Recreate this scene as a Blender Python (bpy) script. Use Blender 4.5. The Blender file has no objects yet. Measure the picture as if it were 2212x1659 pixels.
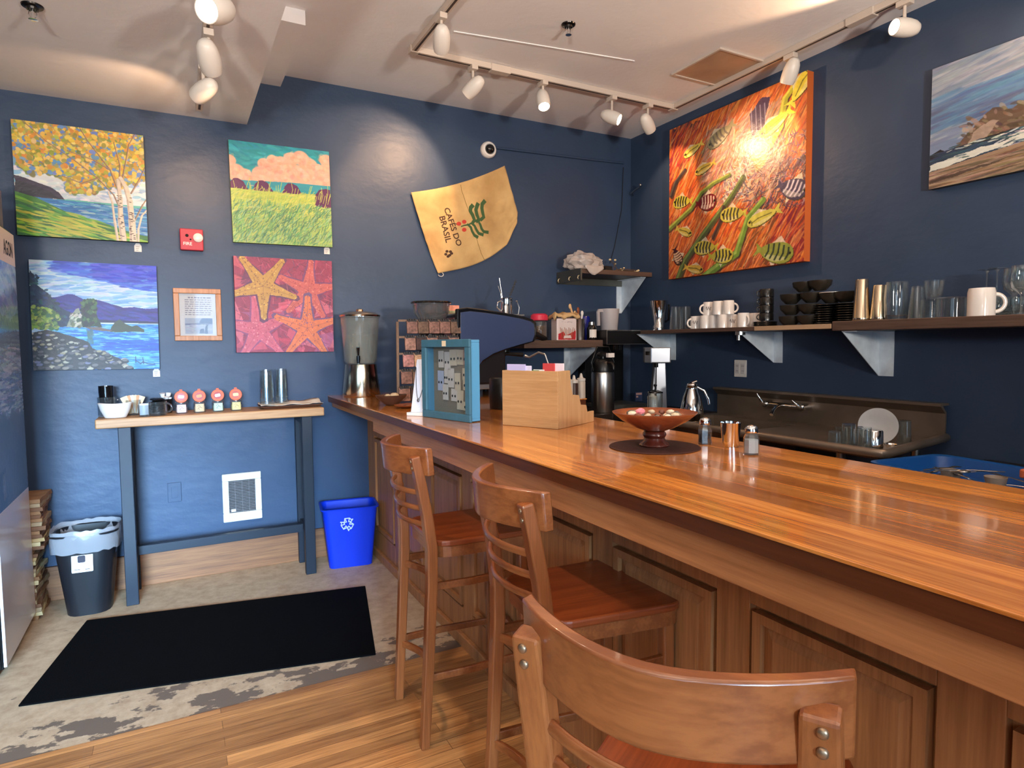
import bpy, bmesh, math, random
import numpy as np
from mathutils import Vector, Matrix
random.seed(7)
PI = math.pi
S = bpy.context.scene
C = S.collection
R = math.radians

# ------------------------------------------------------------------ camera
F = 1358.4155; CAMP = Vector((-3.40332511, -4.22765874, 1.40))
yaw, pit, rol = R(28.16279), R(3.686476), R(-0.540555)
fwd = Vector((math.sin(yaw)*math.cos(pit), math.cos(yaw)*math.cos(pit), -math.sin(pit)))
rt = Vector((math.cos(yaw), -math.sin(yaw), 0)); up = rt.cross(fwd)
r2 = math.cos(rol)*rt + math.sin(rol)*up; u2 = -math.sin(rol)*rt + math.cos(rol)*up
cd = bpy.data.cameras.new('camera'); cam = bpy.data.objects.new('camera', cd); C.objects.link(cam)
M4 = Matrix((r2, u2, -fwd)).transposed().to_4x4(); M4.translation = CAMP
cam.matrix_world = M4
cd.sensor_width = 36; cd.lens = F/2212*36; cd.clip_start = .02; cd.clip_end = 60
S.camera = cam

def at(u, v, ax, val):
    """survey helper: the point where the sight line of a photo pixel meets the plane ax = val"""
    d = r2*((u-1106)/F) - u2*((v-829.5)/F) + fwd
    i = 'xyz'.index(ax); t = (val-CAMP[i])/d[i]
    return CAMP + d*t
def mpp(p):
    """metres per photo pixel at point p"""
    return (Vector(p)-CAMP).dot(fwd)/F

# ------------------------------------------------------------------ materials
def sl(c):  # srgb 0-255 -> linear
    return tuple(((x/255)/12.92 if x/255 <= .04045 else ((x/255+.055)/1.055)**2.4) for x in c) + (1,)
MATS = {}
def mat(name, rgb=(128,128,128), rough=.5, metal=0, spec=.5, trans=0, emit=None, es=0, coat=0, bump=0, bscale=60, var=0, vscale=6, alpha=1, sheen=0, ior=1.45, lin=None):
    if name in MATS: return MATS[name]
    m = bpy.data.materials.new(name); m.use_nodes = True
    nt = m.node_tree; p = nt.nodes['Principled BSDF']
    col = lin + (1,) if lin else sl(rgb)
    p.inputs['Base Color'].default_value = col
    p.inputs['Roughness'].default_value = rough; p.inputs['Metallic'].default_value = metal
    p.inputs['Specular IOR Level'].default_value = spec; p.inputs['Transmission Weight'].default_value = trans
    p.inputs['IOR'].default_value = ior; p.inputs['Coat Weight'].default_value = coat; p.inputs['Coat Roughness'].default_value = .08
    p.inputs['Alpha'].default_value = alpha
    if sheen: p.inputs['Sheen Weight'].default_value = sheen
    if emit: p.inputs['Emission Color'].default_value = sl(emit); p.inputs['Emission Strength'].default_value = es
    tc = nt.nodes.new('ShaderNodeTexCoord')
    if var:
        n = nt.nodes.new('ShaderNodeTexNoise'); n.inputs['Scale'].default_value = vscale; n.inputs['Detail'].default_value = 6
        nt.links.new(tc.outputs['Object'], n.inputs['Vector'])
        r = nt.nodes.new('ShaderNodeValToRGB'); r.color_ramp.elements[0].position = .3; r.color_ramp.elements[1].position = .7
        r.color_ramp.elements[0].color = tuple(c*(1-var) for c in col[:3])+(1,)
        r.color_ramp.elements[1].color = tuple(min(1, c*(1+var)) for c in col[:3])+(1,)
        nt.links.new(n.outputs['Fac'], r.inputs['Fac']); nt.links.new(r.outputs['Color'], p.inputs['Base Color'])
    if bump:
        n = nt.nodes.new('ShaderNodeTexNoise'); n.inputs['Scale'].default_value = bscale; n.inputs['Detail'].default_value = 5
        nt.links.new(tc.outputs['Object'], n.inputs['Vector'])
        b = nt.nodes.new('ShaderNodeBump'); b.inputs['Strength'].default_value = bump; b.inputs['Distance'].default_value = .01
        nt.links.new(n.outputs['Fac'], b.inputs['Height']); nt.links.new(b.outputs['Normal'], p.inputs['Normal'])
    MATS[name] = m
    return m

def wood(name, c1, c2, rough=.35, axis='x', scale=1.0, plank=None, coat=0, grain=.5, mort=(.25,.2,.18), bump=.05):
    """procedural timber; grain runs along axis; plank=(length,width) adds boards in the plane whose second axis is given"""
    if name in MATS: return MATS[name]
    m = bpy.data.materials.new(name); m.use_nodes = True; nt = m.node_tree; L = nt.links
    p = nt.nodes['Principled BSDF']; p.inputs['Roughness'].default_value = rough
    p.inputs['Coat Weight'].default_value = coat; p.inputs['Coat Roughness'].default_value = .06
    tc = nt.nodes.new('ShaderNodeTexCoord'); vec = tc.outputs['Object']
    def mapping(v, s, rot=(0,0,0)):
        q = nt.nodes.new('ShaderNodeMapping'); q.inputs['Scale'].default_value = s; q.inputs['Rotation'].default_value = rot
        L.new(v, q.inputs['Vector']); return q.outputs['Vector']
    st = {'x': (1.2, 28, 28), 'y': (28, 1.2, 28), 'z': (28, 28, 1.2)}[axis]
    n1 = nt.nodes.new('ShaderNodeTexNoise'); n1.inputs['Scale'].default_value = scale; n1.inputs['Detail'].default_value = 8; n1.inputs['Roughness'].default_value = .65
    L.new(mapping(vec, st), n1.inputs['Vector'])
    n2 = nt.nodes.new('ShaderNodeTexNoise'); n2.inputs['Scale'].default_value = scale*4; n2.inputs['Detail'].default_value = 4
    L.new(mapping(vec, tuple(a*1.5 for a in st)), n2.inputs['Vector'])
    mx = nt.nodes.new('ShaderNodeMix'); mx.data_type = 'FLOAT'; mx.inputs[0].default_value = .35
    L.new(n1.outputs['Fac'], mx.inputs[2]); L.new(n2.outputs['Fac'], mx.inputs[3])
    fac = mx.outputs[0]
    ramp = nt.nodes.new('ShaderNodeValToRGB'); e = ramp.color_ramp.elements
    e[0].position = .5-.28*grain-.05; e[1].position = .5+.28*grain+.05; e[0].color = sl(c1); e[1].color = sl(c2)
    L.new(fac, ramp.inputs['Fac']); out = ramp.outputs['Color']
    if plank:
        br = nt.nodes.new('ShaderNodeTexBrick'); br.offset = .37; br.offset_frequency = 2
        br.inputs['Scale'].default_value = 1; br.inputs['Brick Width'].default_value = plank[0]; br.inputs['Row Height'].default_value = plank[1]
        br.inputs['Mortar Size'].default_value = plank[2] if len(plank) > 2 else .0012; br.inputs['Bias'].default_value = 0
        br.inputs['Color1'].default_value = (.52,.47,.44,1); br.inputs['Color2'].default_value = (1.25,1.2,1.15,1); br.inputs['Mortar'].default_value = mort+(1,)
        rot = (0,0,PI/2) if axis == 'y' else (0,0,0)
        if axis == 'z': rot = (0, PI/2, 0)
        L.new(mapping(vec, (1,1,1), rot), br.inputs['Vector'])
        mm = nt.nodes.new('ShaderNodeMix'); mm.data_type = 'RGBA'; mm.blend_type = 'MULTIPLY'; mm.inputs[0].default_value = plank[3] if len(plank) > 3 else .7
        L.new(out, mm.inputs[6]); L.new(br.outputs['Color'], mm.inputs[7]); out = mm.outputs[2]
    L.new(out, p.inputs['Base Color'])
    b = nt.nodes.new('ShaderNodeBump'); b.inputs['Strength'].default_value = bump; b.inputs['Distance'].default_value = .004
    L.new(fac, b.inputs['Height']); L.new(b.outputs['Normal'], p.inputs['Normal'])
    if coat: L.new(b.outputs['Normal'], p.inputs['Coat Normal']); b.inputs['Strength'].default_value = bump*.5
    MATS[name] = m
    return m

# ------------------------------------------------------------------ mesh helpers
def NB(): return bmesh.new()
def box(bm, x0, x1, y0, y1, z0, z1):
    vs = [bm.verts.new((x, y, z)) for x in (x0, x1) for y in (y0, y1) for z in (z0, z1)]
    for f in ((0,1,3,2),(4,6,7,5),(0,4,5,1),(2,3,7,6),(0,2,6,4),(1,5,7,3)): bm.faces.new([vs[i] for i in f])
    return vs
def tf(bm, vs, M):
    for v in vs: v.co = M @ v.co
    return vs
def lathe(bm, prof, c=(0,0,0), seg=28, sx=1, sy=1, M=None, closed=False):
    rings = []; new = []
    for r, z in prof:
        if r < 1e-6: v = bm.verts.new((c[0], c[1], c[2]+z)); rings.append([v]); new.append(v)
        else:
            rg = [bm.verts.new((c[0]+r*sx*math.cos(2*PI*k/seg), c[1]+r*sy*math.sin(2*PI*k/seg), c[2]+z)) for k in range(seg)]
            rings.append(rg); new += rg
    pr = list(zip(rings, rings[1:])) + ([(rings[-1], rings[0])] if closed else [])
    for a, b in pr:
        for k in range(seg):
            k2 = (k+1) % seg
            if len(a) == 1 and len(b) == 1: continue
            if len(a) == 1: bm.faces.new((a[0], b[k], b[k2]))
            elif len(b) == 1: bm.faces.new((a[k], b[0], a[k2]))
            else: bm.faces.new((a[k], b[k], b[k2], a[k2]))
    if M is not None: tf(bm, new, M)
    return new
def cyl(bm, c, r, h, seg=24, r2_=None):
    r2_ = r if r2_ is None else r2_
    return lathe(bm, [(0,0),(r,0),(r2_,h),(0,h)], c, seg)
def tube(bm, pts, r, seg=8, rz=None, close_ends=True):
    """tube through points; r radius (or list); rz: flatten factor for second axis"""
    pts = [Vector(p) for p in pts]; n = len(pts); rr = r if isinstance(r, (list, tuple)) else [r]*n
    rings = []; prev = None
    for i, p in enumerate(pts):
        t = (pts[min(i+1, n-1)]-pts[max(i-1, 0)]).normalized()
        ref = Vector((0,0,1)) if abs(t.z) < .9 else Vector((1,0,0))
        a = t.cross(ref).normalized() if prev is None else (prev - t*prev.dot(t)).normalized()
        prev = a; b = t.cross(a).normalized()
        f = rz or 1
        rings.append([bm.verts.new(p + a*rr[i]*math.cos(2*PI*k/seg) + b*rr[i]*f*math.sin(2*PI*k/seg)) for k in range(seg)])
    for a, b in zip(rings, rings[1:]):
        for k in range(seg): bm.faces.new((a[k], a[(k+1) % seg], b[(k+1) % seg], b[k]))
    if close_ends: bm.faces.new(rings[0][::-1]); bm.faces.new(rings[-1])
    return [v for rg in rings for v in rg]
def sweep(bm, pts, w, h, upv=(0,0,1)):
    """rectangular bar (w wide sideways, h along up) through points"""
    pts = [Vector(p) for p in pts]; n = len(pts); rings = []; U = Vector(upv)
    for i, p in enumerate(pts):
        t = (pts[min(i+1, n-1)]-pts[max(i-1, 0)]).normalized(); s = t.cross(U).normalized(); u = s.cross(t).normalized()
        ww = w[i] if isinstance(w, (list, tuple)) else w; hh = h[i] if isinstance(h, (list, tuple)) else h
        rings.append([bm.verts.new(p+s*ww/2*a+u*hh/2*b) for a, b in ((-1,-1),(1,-1),(1,1),(-1,1))])
    for a, b in zip(rings, rings[1:]):
        for k in range(4): bm.faces.new((a[k], a[(k+1) % 4], b[(k+1) % 4], b[k]))
    bm.faces.new(rings[0][::-1]); bm.faces.new(rings[-1])
    return [v for rg in rings for v in rg]
def prism(bm, poly, ax, a0, a1):
    """extrude polygon given in the two other axes along ax"""
    def P(p, a): return {'x': (a, p[0], p[1]), 'y': (p[0], a, p[1]), 'z': (p[0], p[1], a)}[ax]
    A = [bm.verts.new(P(p, a0)) for p in poly]; B_ = [bm.verts.new(P(p, a1)) for p in poly]; n = len(poly)
    bm.faces.new(A); bm.faces.new(B_[::-1])
    for k in range(n): bm.faces.new((A[k], A[(k+1) % n], B_[(k+1) % n], B_[k]))
    return A+B_
def ball(bm, c, r, sx=1, sy=1, sz=1, seg=16, noise=0, M=None):
    prof = [(math.sin(PI*i/10), -math.cos(PI*i/10)) for i in range(11)]
    vs = lathe(bm, [(a*r if 0 < i < 10 else 0, b*r*sz) for i, (a, b) in enumerate(prof)], (0,0,0), seg, sx, sy)
    for v in vs:
        if noise: v.co *= 1+random.uniform(-noise, noise)
        if M is not None: v.co = M @ v.co
        v.co += Vector(c)
    return vs
def rrect(x0, x1, y0, y1, r, n=5):
    pts = []
    for cx, cy, a in ((x1-r,y1-r,0),(x0+r,y1-r,90),(x0+r,y0+r,180),(x1-r,y0+r,270)):
        for k in range(n+1): t = R(a+90*k/n); pts.append((cx+r*math.cos(t), cy+r*math.sin(t)))
    return pts

def obj(name, bm, m, parent=None, smooth=None, bev=0, label=None, loc=None, rot=None, sub=0, solid=0):
    bmesh.ops.recalc_face_normals(bm, faces=bm.faces)
    me = bpy.data.meshes.new(name); bm.to_mesh(me); bm.free()
    o = bpy.data.objects.new(name, me); C.objects.link(o)
    if m: me.materials.append(m)
    if smooth is not None:
        for f in me.polygons: f.use_smooth = True
        try: me.set_sharp_from_angle(angle=R(smooth))
        except Exception: pass
    if bev:
        b = o.modifiers.new('bevel', 'BEVEL'); b.width = bev; b.segments = 2; b.limit_method = 'ANGLE'; b.angle_limit = R(40)
    if solid: s_ = o.modifiers.new('solid', 'SOLIDIFY'); s_.thickness = solid
    if sub: s_ = o.modifiers.new('sub', 'SUBSURF'); s_.levels = sub; s_.render_levels = sub
    if parent: o.parent = parent
    if loc: o.location = loc
    if rot: o.rotation_euler = rot
    if label: o['label'] = label
    return o
def tag(o, label, cat, group=None, kind=None):
    o['label'] = label; o['category'] = cat
    if group: o['group'] = group
    if kind: o['kind'] = kind
    return o
def thing(name, label, cat, loc=(0,0,0), rz=0, group=None):
    o = bpy.data.objects.new(name, None); C.objects.link(o); o.empty_display_size = .05
    o.location = loc; o.rotation_euler = (0,0,rz)
    return tag(o, label, cat, group)
def struct(name, bm, m, parent=None, **k):
    o = obj(name, bm, m, parent, **k)
    if not parent: o['kind'] = 'structure'
    return o
def dup(root, loc, rz=None, label=None, group=None, scale=None):
    r = root.copy(); C.objects.link(r); r.location = loc
    if rz is not None: r.rotation_euler = (root.rotation_euler[0], root.rotation_euler[1], rz)
    if label: r['label'] = label
    if group: r['group'] = group
    if scale: r.scale = scale
    for ch in list(root.children):
        c = ch.copy(); C.objects.link(c); c.parent = r
        for g in ch.children:
            d = g.copy(); C.objects.link(d); d.parent = c
    return r
def text(s, size, m, parent, loc, rot, name='lettering', ext=.0006, align='CENTER', sx=1, bold=0):
    cu = bpy.data.curves.new(name, 'FONT'); cu.body = s; cu.size = size; cu.extrude = ext; cu.offset = bold
    cu.align_x = align; cu.align_y = 'CENTER'; cu.resolution_u = 3
    t = bpy.data.objects.new(name, cu); C.objects.link(t)
    dg = bpy.context.evaluated_depsgraph_get(); me = bpy.data.meshes.new_from_object(t.evaluated_get(dg))
    C.objects.unlink(t); bpy.data.objects.remove(t)
    o = bpy.data.objects.new(name, me); C.objects.link(o); me.materials.clear(); me.materials.append(m)
    o.parent = parent; o.location = loc; o.rotation_euler = rot; o.scale = (sx, 1, 1)
    return o
def arc(cx, cy, r, a0, a1, n=10):
    return [(cx+r*math.cos(R(a0+(a1-a0)*k/n)), cy+r*math.sin(R(a0+(a1-a0)*k/n))) for k in range(n+1)]

# ------------------------------------------------------------------ shared materials
def thin_glass(name, tint=(240,244,244), refl=1.0, body=.02):
    """thin clear glass: see-through, with edge-strengthened reflections"""
    m = bpy.data.materials.new(name); m.use_nodes = True; nt = m.node_tree; L = nt.links; nt.nodes.remove(nt.nodes['Principled BSDF'])
    out = nt.nodes['Material Output']; tr = nt.nodes.new('ShaderNodeBsdfTransparent'); tr.inputs[0].default_value = sl(tint)
    gl = nt.nodes.new('ShaderNodeBsdfGlossy'); gl.inputs['Roughness'].default_value = .04; gl.inputs[0].default_value = (.95,.97,1,1)
    lw = nt.nodes.new('ShaderNodeLayerWeight'); lw.inputs[0].default_value = .5
    pw = nt.nodes.new('ShaderNodeMath'); pw.operation = 'POWER'; L.new(lw.outputs['Facing'], pw.inputs[0]); pw.inputs[1].default_value = 2.2
    sc_ = nt.nodes.new('ShaderNodeMath'); sc_.operation = 'MULTIPLY_ADD'; L.new(pw.outputs[0], sc_.inputs[0]); sc_.inputs[1].default_value = refl; sc_.inputs[2].default_value = .04
    df = nt.nodes.new('ShaderNodeBsdfDiffuse'); df.inputs[0].default_value = (.75,.8,.82,1)
    m1 = nt.nodes.new('ShaderNodeMixShader'); L.new(sc_.outputs[0], m1.inputs[0]); L.new(tr.outputs[0], m1.inputs[1]); L.new(gl.outputs[0], m1.inputs[2])
    m2 = nt.nodes.new('ShaderNodeMixShader'); m2.inputs[0].default_value = body; L.new(m1.outputs[0], m2.inputs[1]); L.new(df.outputs[0], m2.inputs[2]); L.new(m2.outputs[0], out.inputs[0])
    MATS[name] = m; return m
steel = mat('brushed_steel', (190,188,184), .28, 1, bump=.05, bscale=200)
chrome = mat('chrome', (225,225,225), .08, 1)
dsteel = mat('worn_sink_steel', (138,124,110), .36, .7, var=.2, vscale=5)
black = mat('black_plastic', (14,14,15), .35)
blackm = mat('black_metal', (18,18,20), .4, .6)
white = mat('white_plastic', (225,222,218), .4)
whitec = mat('white_ceramic', (232,226,220), .15, coat=.5)
paper = mat('white_paper', (226,222,218), .8)
cream = mat('cream_paper', (228,205,170), .8)
trackw = mat('track_enamel', (205,192,180), .45)
# ------------------------------------------------------------------ the room
def wallmat():
    m = bpy.data.materials.new('slate_blue_wall_paint'); m.use_nodes = True; nt = m.node_tree; L = nt.links
    p = nt.nodes['Principled BSDF']; p.inputs['Roughness'].default_value = .42; p.inputs['Specular IOR Level'].default_value = .35
    tc = nt.nodes.new('ShaderNodeTexCoord')
    n = nt.nodes.new('ShaderNodeTexNoise'); n.inputs['Scale'].default_value = 2.2; n.inputs['Detail'].default_value = 8
    L.new(tc.outputs['Object'], n.inputs['Vector'])
    r = nt.nodes.new('ShaderNodeValToRGB'); e = r.color_ramp.elements
    e[0].position = .3; e[1].position = .72; e[0].color = (.031, .055, .108, 1); e[1].color = (.041, .070, .132, 1)
    L.new(n.outputs['Fac'], r.inputs['Fac']); L.new(r.outputs['Color'], p.inputs['Base Color'])
    n2 = nt.nodes.new('ShaderNodeTexNoise'); n2.inputs['Scale'].default_value = 9; n2.inputs['Detail'].default_value = 6
    mp = nt.nodes.new('ShaderNodeMapping'); mp.inputs['Scale'].default_value = (1, 1, 1.6); L.new(tc.outputs['Object'], mp.inputs['Vector']); L.new(mp.outputs['Vector'], n2.inputs['Vector'])
    b = nt.nodes.new('ShaderNodeBump'); b.inputs['Strength'].default_value = .25; b.inputs['Distance'].default_value = .012
    L.new(n2.outputs['Fac'], b.inputs['Height']); L.new(b.outputs['Normal'], p.inputs['Normal'])
    return m
wallm = wallmat()
ceilm = mat('off_white_ceiling_paint', (240,240,242), .8, bump=.12, bscale=30, var=.05, vscale=1.5)
YR = -8.2; XL = -6.2; H = 3.083
bm = NB(); box(bm, XL-.1, .1, 0, .1, 0, 3.2); struct('wall_back', bm, wallm)
bm = NB(); box(bm, 0, .1, YR, 0, 0, 3.2); struct('wall_right', bm, wallm)
bm = NB(); box(bm, -2.757, .1, YR-.1, .1, H, H+.1); box(bm, -2.96, -2.757, YR-.1, -.85, H, H+.1); struct('ceiling', bm, ceilm)
bm = NB(); box(bm, XL-.1, -2.96, YR-.1, 0, 2.749, H+.1); struct('ceiling.001', bm, ceilm)
bm = NB(); box(bm, -2.96, -2.757, -.85, 0, 3.011, H+.05); struct('trim_1', bm, ceilm)
# rear and left walls with the shop windows the daylight comes through
def holed(name, x0, x1, y0, y1, horiz, holes):
    bm = NB()
    cuts = sorted(holes); a = x0 if horiz else y0; end = x1 if horiz else y1
    def seg(p, q, z0, z1):
        if q-p < .001 or z1-z0 < .001: return
        if horiz: box(bm, p, q, y0, y1, z0, z1)
        else: box(bm, x0, x1, p, q, z0, z1)
    for h0, h1, z0, z1 in cuts:
        seg(a, h0, 0, 3.2); seg(h0, h1, 0, z0); seg(h0, h1, z1, 3.2); a = h1
    seg(a, end, 0, 3.2); return struct(name, bm, wallm)
holed('wall_rear', XL-.1, .1, YR-.1, YR, True, [(-5.6,-3.5,.5,2.45), (-3.1,-1.0,.5,2.45)])
holed('wall_left', XL-.1, XL, YR, 0, False, [(-7.2,-4.6,.5,2.45)])
wfr = mat('white_window_frame', (220,218,212), .4)
def window(n, x0, x1, y0, y1, z0, z1, horiz):
    bm = NB(); w = .05
    if horiz:
        box(bm,x0,x1,y0,y1,z0,z0+w); box(bm,x0,x1,y0,y1,z1-w,z1); box(bm,x0,x0+w,y0,y1,z0+w,z1-w); box(bm,x1-w,x1,y0,y1,z0+w,z1-w); xm=(x0+x1)/2; box(bm,xm-w/2,xm+w/2,y0,y1,z0+w,z1-w)
    else:
        box(bm,x0,x1,y0,y1,z0,z0+w); box(bm,x0,x1,y0,y1,z1-w,z1); box(bm,x0,x1,y0,y0+w,z0+w,z1-w); box(bm,x0,x1,y1-w,y1,z0+w,z1-w); ym=(y0+y1)/2; box(bm,x0,x1,ym-w/2,ym+w/2,z0+w,z1-w)
    return struct('window_%d' % n, bm, wfr)
window(1, -5.6, -3.5, YR-.08, YR-.02, .5, 2.45, True); window(2, -3.1, -1.0, YR-.08, YR-.02, .5, 2.45, True)
window(3, XL-.08, XL-.02, -7.2, -4.6, .5, 2.45, False)

# floor: worn painted concrete at the back, oak strip in front
def concrete():
    m = bpy.data.materials.new('worn_painted_concrete'); m.use_nodes = True; nt = m.node_tree; L = nt.links
    p = nt.nodes['Principled BSDF']; p.inputs['Roughness'].default_value = .6
    tc = nt.nodes.new('ShaderNodeTexCoord')
    n = nt.nodes.new('ShaderNodeTexNoise'); n.inputs['Scale'].default_value = 14; n.inputs['Detail'].default_value = 10; n.inputs['Roughness'].default_value = .7
    L.new(tc.outputs['Object'], n.inputs['Vector'])
    r = nt.nodes.new('ShaderNodeValToRGB'); e = r.color_ramp.elements; e[0].position = .35; e[1].position = .7
    e[0].color = sl((172,142,112)); e[1].color = sl((208,180,148)); L.new(n.outputs['Fac'], r.inputs['Fac'])
    # worn patches: a ragged band where the paint has flaked off beside the timber
    n2 = nt.nodes.new('ShaderNodeTexNoise'); n2.inputs['Scale'].default_value = 5; n2.inputs['Detail'].default_value = 9; n2.inputs['Roughness'].default_value = .62
    mp = nt.nodes.new('ShaderNodeMapping'); mp.inputs['Scale'].default_value = (1, 1.7, 1); L.new(tc.outputs['Object'], mp.inputs['Vector']); L.new(mp.outputs['Vector'], n2.inputs['Vector'])
    sx = nt.nodes.new('ShaderNodeSeparateXYZ'); L.new(tc.outputs['Object'], sx.inputs[0])
    mr = nt.nodes.new('ShaderNodeMapRange'); mr.inputs[1].default_value = -1.62; mr.inputs[2].default_value = -1.2; mr.inputs[3].default_value = .13; mr.inputs[4].default_value = -.11
    L.new(sx.outputs['Y'], mr.inputs[0])
    ad = nt.nodes.new('ShaderNodeMath'); ad.operation = 'ADD'; L.new(n2.outputs['Fac'], ad.inputs[0]); L.new(mr.outputs[0], ad.inputs[1])
    r2n = nt.nodes.new('ShaderNodeValToRGB'); e = r2n.color_ramp.elements; e[0].position = .565; e[1].position = .58; e[0].color = (0,0,0,1); e[1].color = (1,1,1,1)
    L.new(ad.outputs[0], r2n.inputs['Fac'])
    mx = nt.nodes.new('ShaderNodeMix'); mx.data_type = 'RGBA'; L.new(r2n.outputs['Color'], mx.inputs[0]); L.new(r.outputs['Color'], mx.inputs[6]); mx.inputs[7].default_value = sl((112,94,80))
    L.new(mx.outputs[2], p.inputs['Base Color'])
    b = nt.nodes.new('ShaderNodeBump'); b.inputs['Strength'].default_value = .3; b.inputs['Distance'].default_value = .006
    L.new(n.outputs['Fac'], b.inputs['Height']); L.new(b.outputs['Normal'], p.inputs['Normal'])
    return m
bm = NB(); box(bm, XL-.1, .1, -1.616, .1, -.1, 0); struct('floor', bm, concrete())
floorw = wood('oak_strip_floor', (132,80,42), (226,162,98), .38, 'x', 1.0, (1.1,.057,.0012,.75), coat=.15)
bm = NB(); box(bm, XL-.1, .1, YR-.1, -1.617, -.1, .001); struct('floor.001', bm, floorw)
basew = wood('oak_baseboard', (98,54,26), (160,104,60), .5, 'x', 1.0)
bm = NB(); box(bm, -6.1, -2.265, -.022, 0, 0, .19); struct('baseboard_back', bm, basew, bev=.003)

# ------------------------------------------------------------------ bar counter
topw = wood('varnished_plank_bar_top', (160,86,30), (232,158,76), .2, 'y', 1.1, (1.9,.085,.0009,.8), coat=.75, grain=.34, bump=.02, mort=(1.5,1.25,.95))
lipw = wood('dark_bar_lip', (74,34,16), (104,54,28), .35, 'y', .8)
apw = wood('bar_apron', (152,94,54), (206,140,88), .4, 'y', .9, bump=.04)
panw = wood('bar_panel_oak', (136,86,50), (192,134,84), .5, 'z', .9, bump=.06)
bar = thing('bar_counter', 'long panelled wooden bar counter with glossy orange plank top', 'bar counter', (-2.26,-3,0))
def O(name, bm, m, par, org, **k):   # mesh in world coordinates under a parent standing at org (unrotated)
    bmesh.ops.translate(bm, verts=bm.verts, vec=-Vector(org)); return obj(name, bm, m, par, **k)
bo = (-2.26,-3,0); YB = -5.6
bm = NB(); prism(bm, [(-2.525,0),(-1.25,0),(-1.25,-1.15),(-1.768,-1.15),(-1.768,YB),(-2.525,YB)], 'z', 1.063, 1.07); O('counter_top', bm, topw, bar, bo, bev=.002)
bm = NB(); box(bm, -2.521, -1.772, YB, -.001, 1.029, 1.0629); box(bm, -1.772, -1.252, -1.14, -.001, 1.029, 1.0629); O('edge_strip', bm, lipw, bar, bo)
bm = NB(); box(bm, -2.495, -2.47, -.972, -.001, .994, 1.029); O('apron', bm, apw, bar, bo)
bm = NB(); box(bm, -2.495, -2.465, YB, -.973, .945, 1.029); O('apron', bm, apw, bar, bo, bev=.002)
bm = NB(); box(bm, -2.465, -2.26, YB, -.001, .99, 1.029); O('underside_board', bm, apw, bar, bo)
bm = NB(); box(bm, -2.24, -1.80, YB, -.001, .0, .989); box(bm, -1.80, -1.27, -1.1, -.001, 0, .99); O('carcass', bm, panw, bar, bo)
bm = NB()
ys = [-.03, -.62, -1.17, -1.70, -2.22, -2.73]  # stile centres further from the camera
edges = [(-3.242,-3.644), (-3.748,-4.15), (-4.25,-4.65), (-4.75,-5.15)]
panels = []
y = -3.142
for k in range(6):
    panels.append((y, y+.415)); y += .515
panels = [(min(b, -.05), a) for a, b in panels if a < -.1] + [(a, b) for a, b in edges]
panels = sorted([(max(a, b), min(a, b)) for a, b in panels], reverse=True)
yy = -.001
for a, b in panels:
    box(bm, -2.262, -2.24, a, yy, .0, .96); yy = b
box(bm, -2.262, -2.24, YB, yy, 0, .96)
for a, b in panels: box(bm, -2.262, -2.24, b, a, .80, .96); box(bm, -2.262, -2.24, b, a, 0, .17)
O('panel_frame', bm, panw, bar, bo, bev=.002)
for a, b in panels:
    bm = NB(); w = .008; g = .012; f = .035
    o4 = [(b+g, .17+g), (a-g, .17+g), (a-g, .80-g), (b+g, .80-g)]
    i4 = [(b+f, .17+f), (a-f, .17+f), (a-f, .80-f), (b+f, .80-f)]
    i5 = [(b+f+.028, .17+f+.028), (a-f-.028, .17+f+.028), (a-f-.028, .80-f-.028), (b+f+.028, .80-f-.028)]
    z4 = [[bm.verts.new((x, q[0], q[1])) for q in lst] for x, lst in ((-2.242, o4), (-2.268, o4), (-2.268, i4), (-2.252, i4), (-2.262, i5))]
    for p_, q_ in zip(z4, z4[1:]):
        for k in range(4): bm.faces.new((p_[k], p_[(k+1) % 4], q_[(k+1) % 4], q_[k]))
    bm.faces.new(z4[-1])
    O('raised_panel', bm, panw, bar, bo)
bm = NB(); box(bm, -2.285, -2.262, YB, -.024, 0, .055); O('toe_moulding', bm, panw, bar, bo, bev=.004)

# ------------------------------------------------------------------ work counter behind the bar, sink
wc = thing('work_counter', 'dark low work counter in the corner under the shelves', 'counter', (-.6,-.4,0))
lam = mat('dark_laminate', (40,32,28), .35)
bm = NB(); prism(bm, [(-1.245,-.002),(-.002,-.002),(-.002,-1.0),(-.70,-1.0),(-.70,-.68),(-1.245,-.68)], 'z', .86, .90); O('counter_top', bm, lam, wc, (-.6,-.4,0), bev=.003)
bm = NB(); box(bm, -1.235, -.002, -.66, -.002, 0, .86); box(bm, -.68, -.002, -.98, -.66, 0, .86); O('carcass', bm, mat('grey_cabinet', (62,60,60), .5), wc, (-.6,-.4,0))

sk = thing('sink_unit', 'long stainless steel bar sink with tall splashback on the right wall', 'sink', (-.4,-1.8,0)); so = (-.4,-1.8,0)
bm = NB()
y0, y1 = -2.50, -1.01
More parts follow.
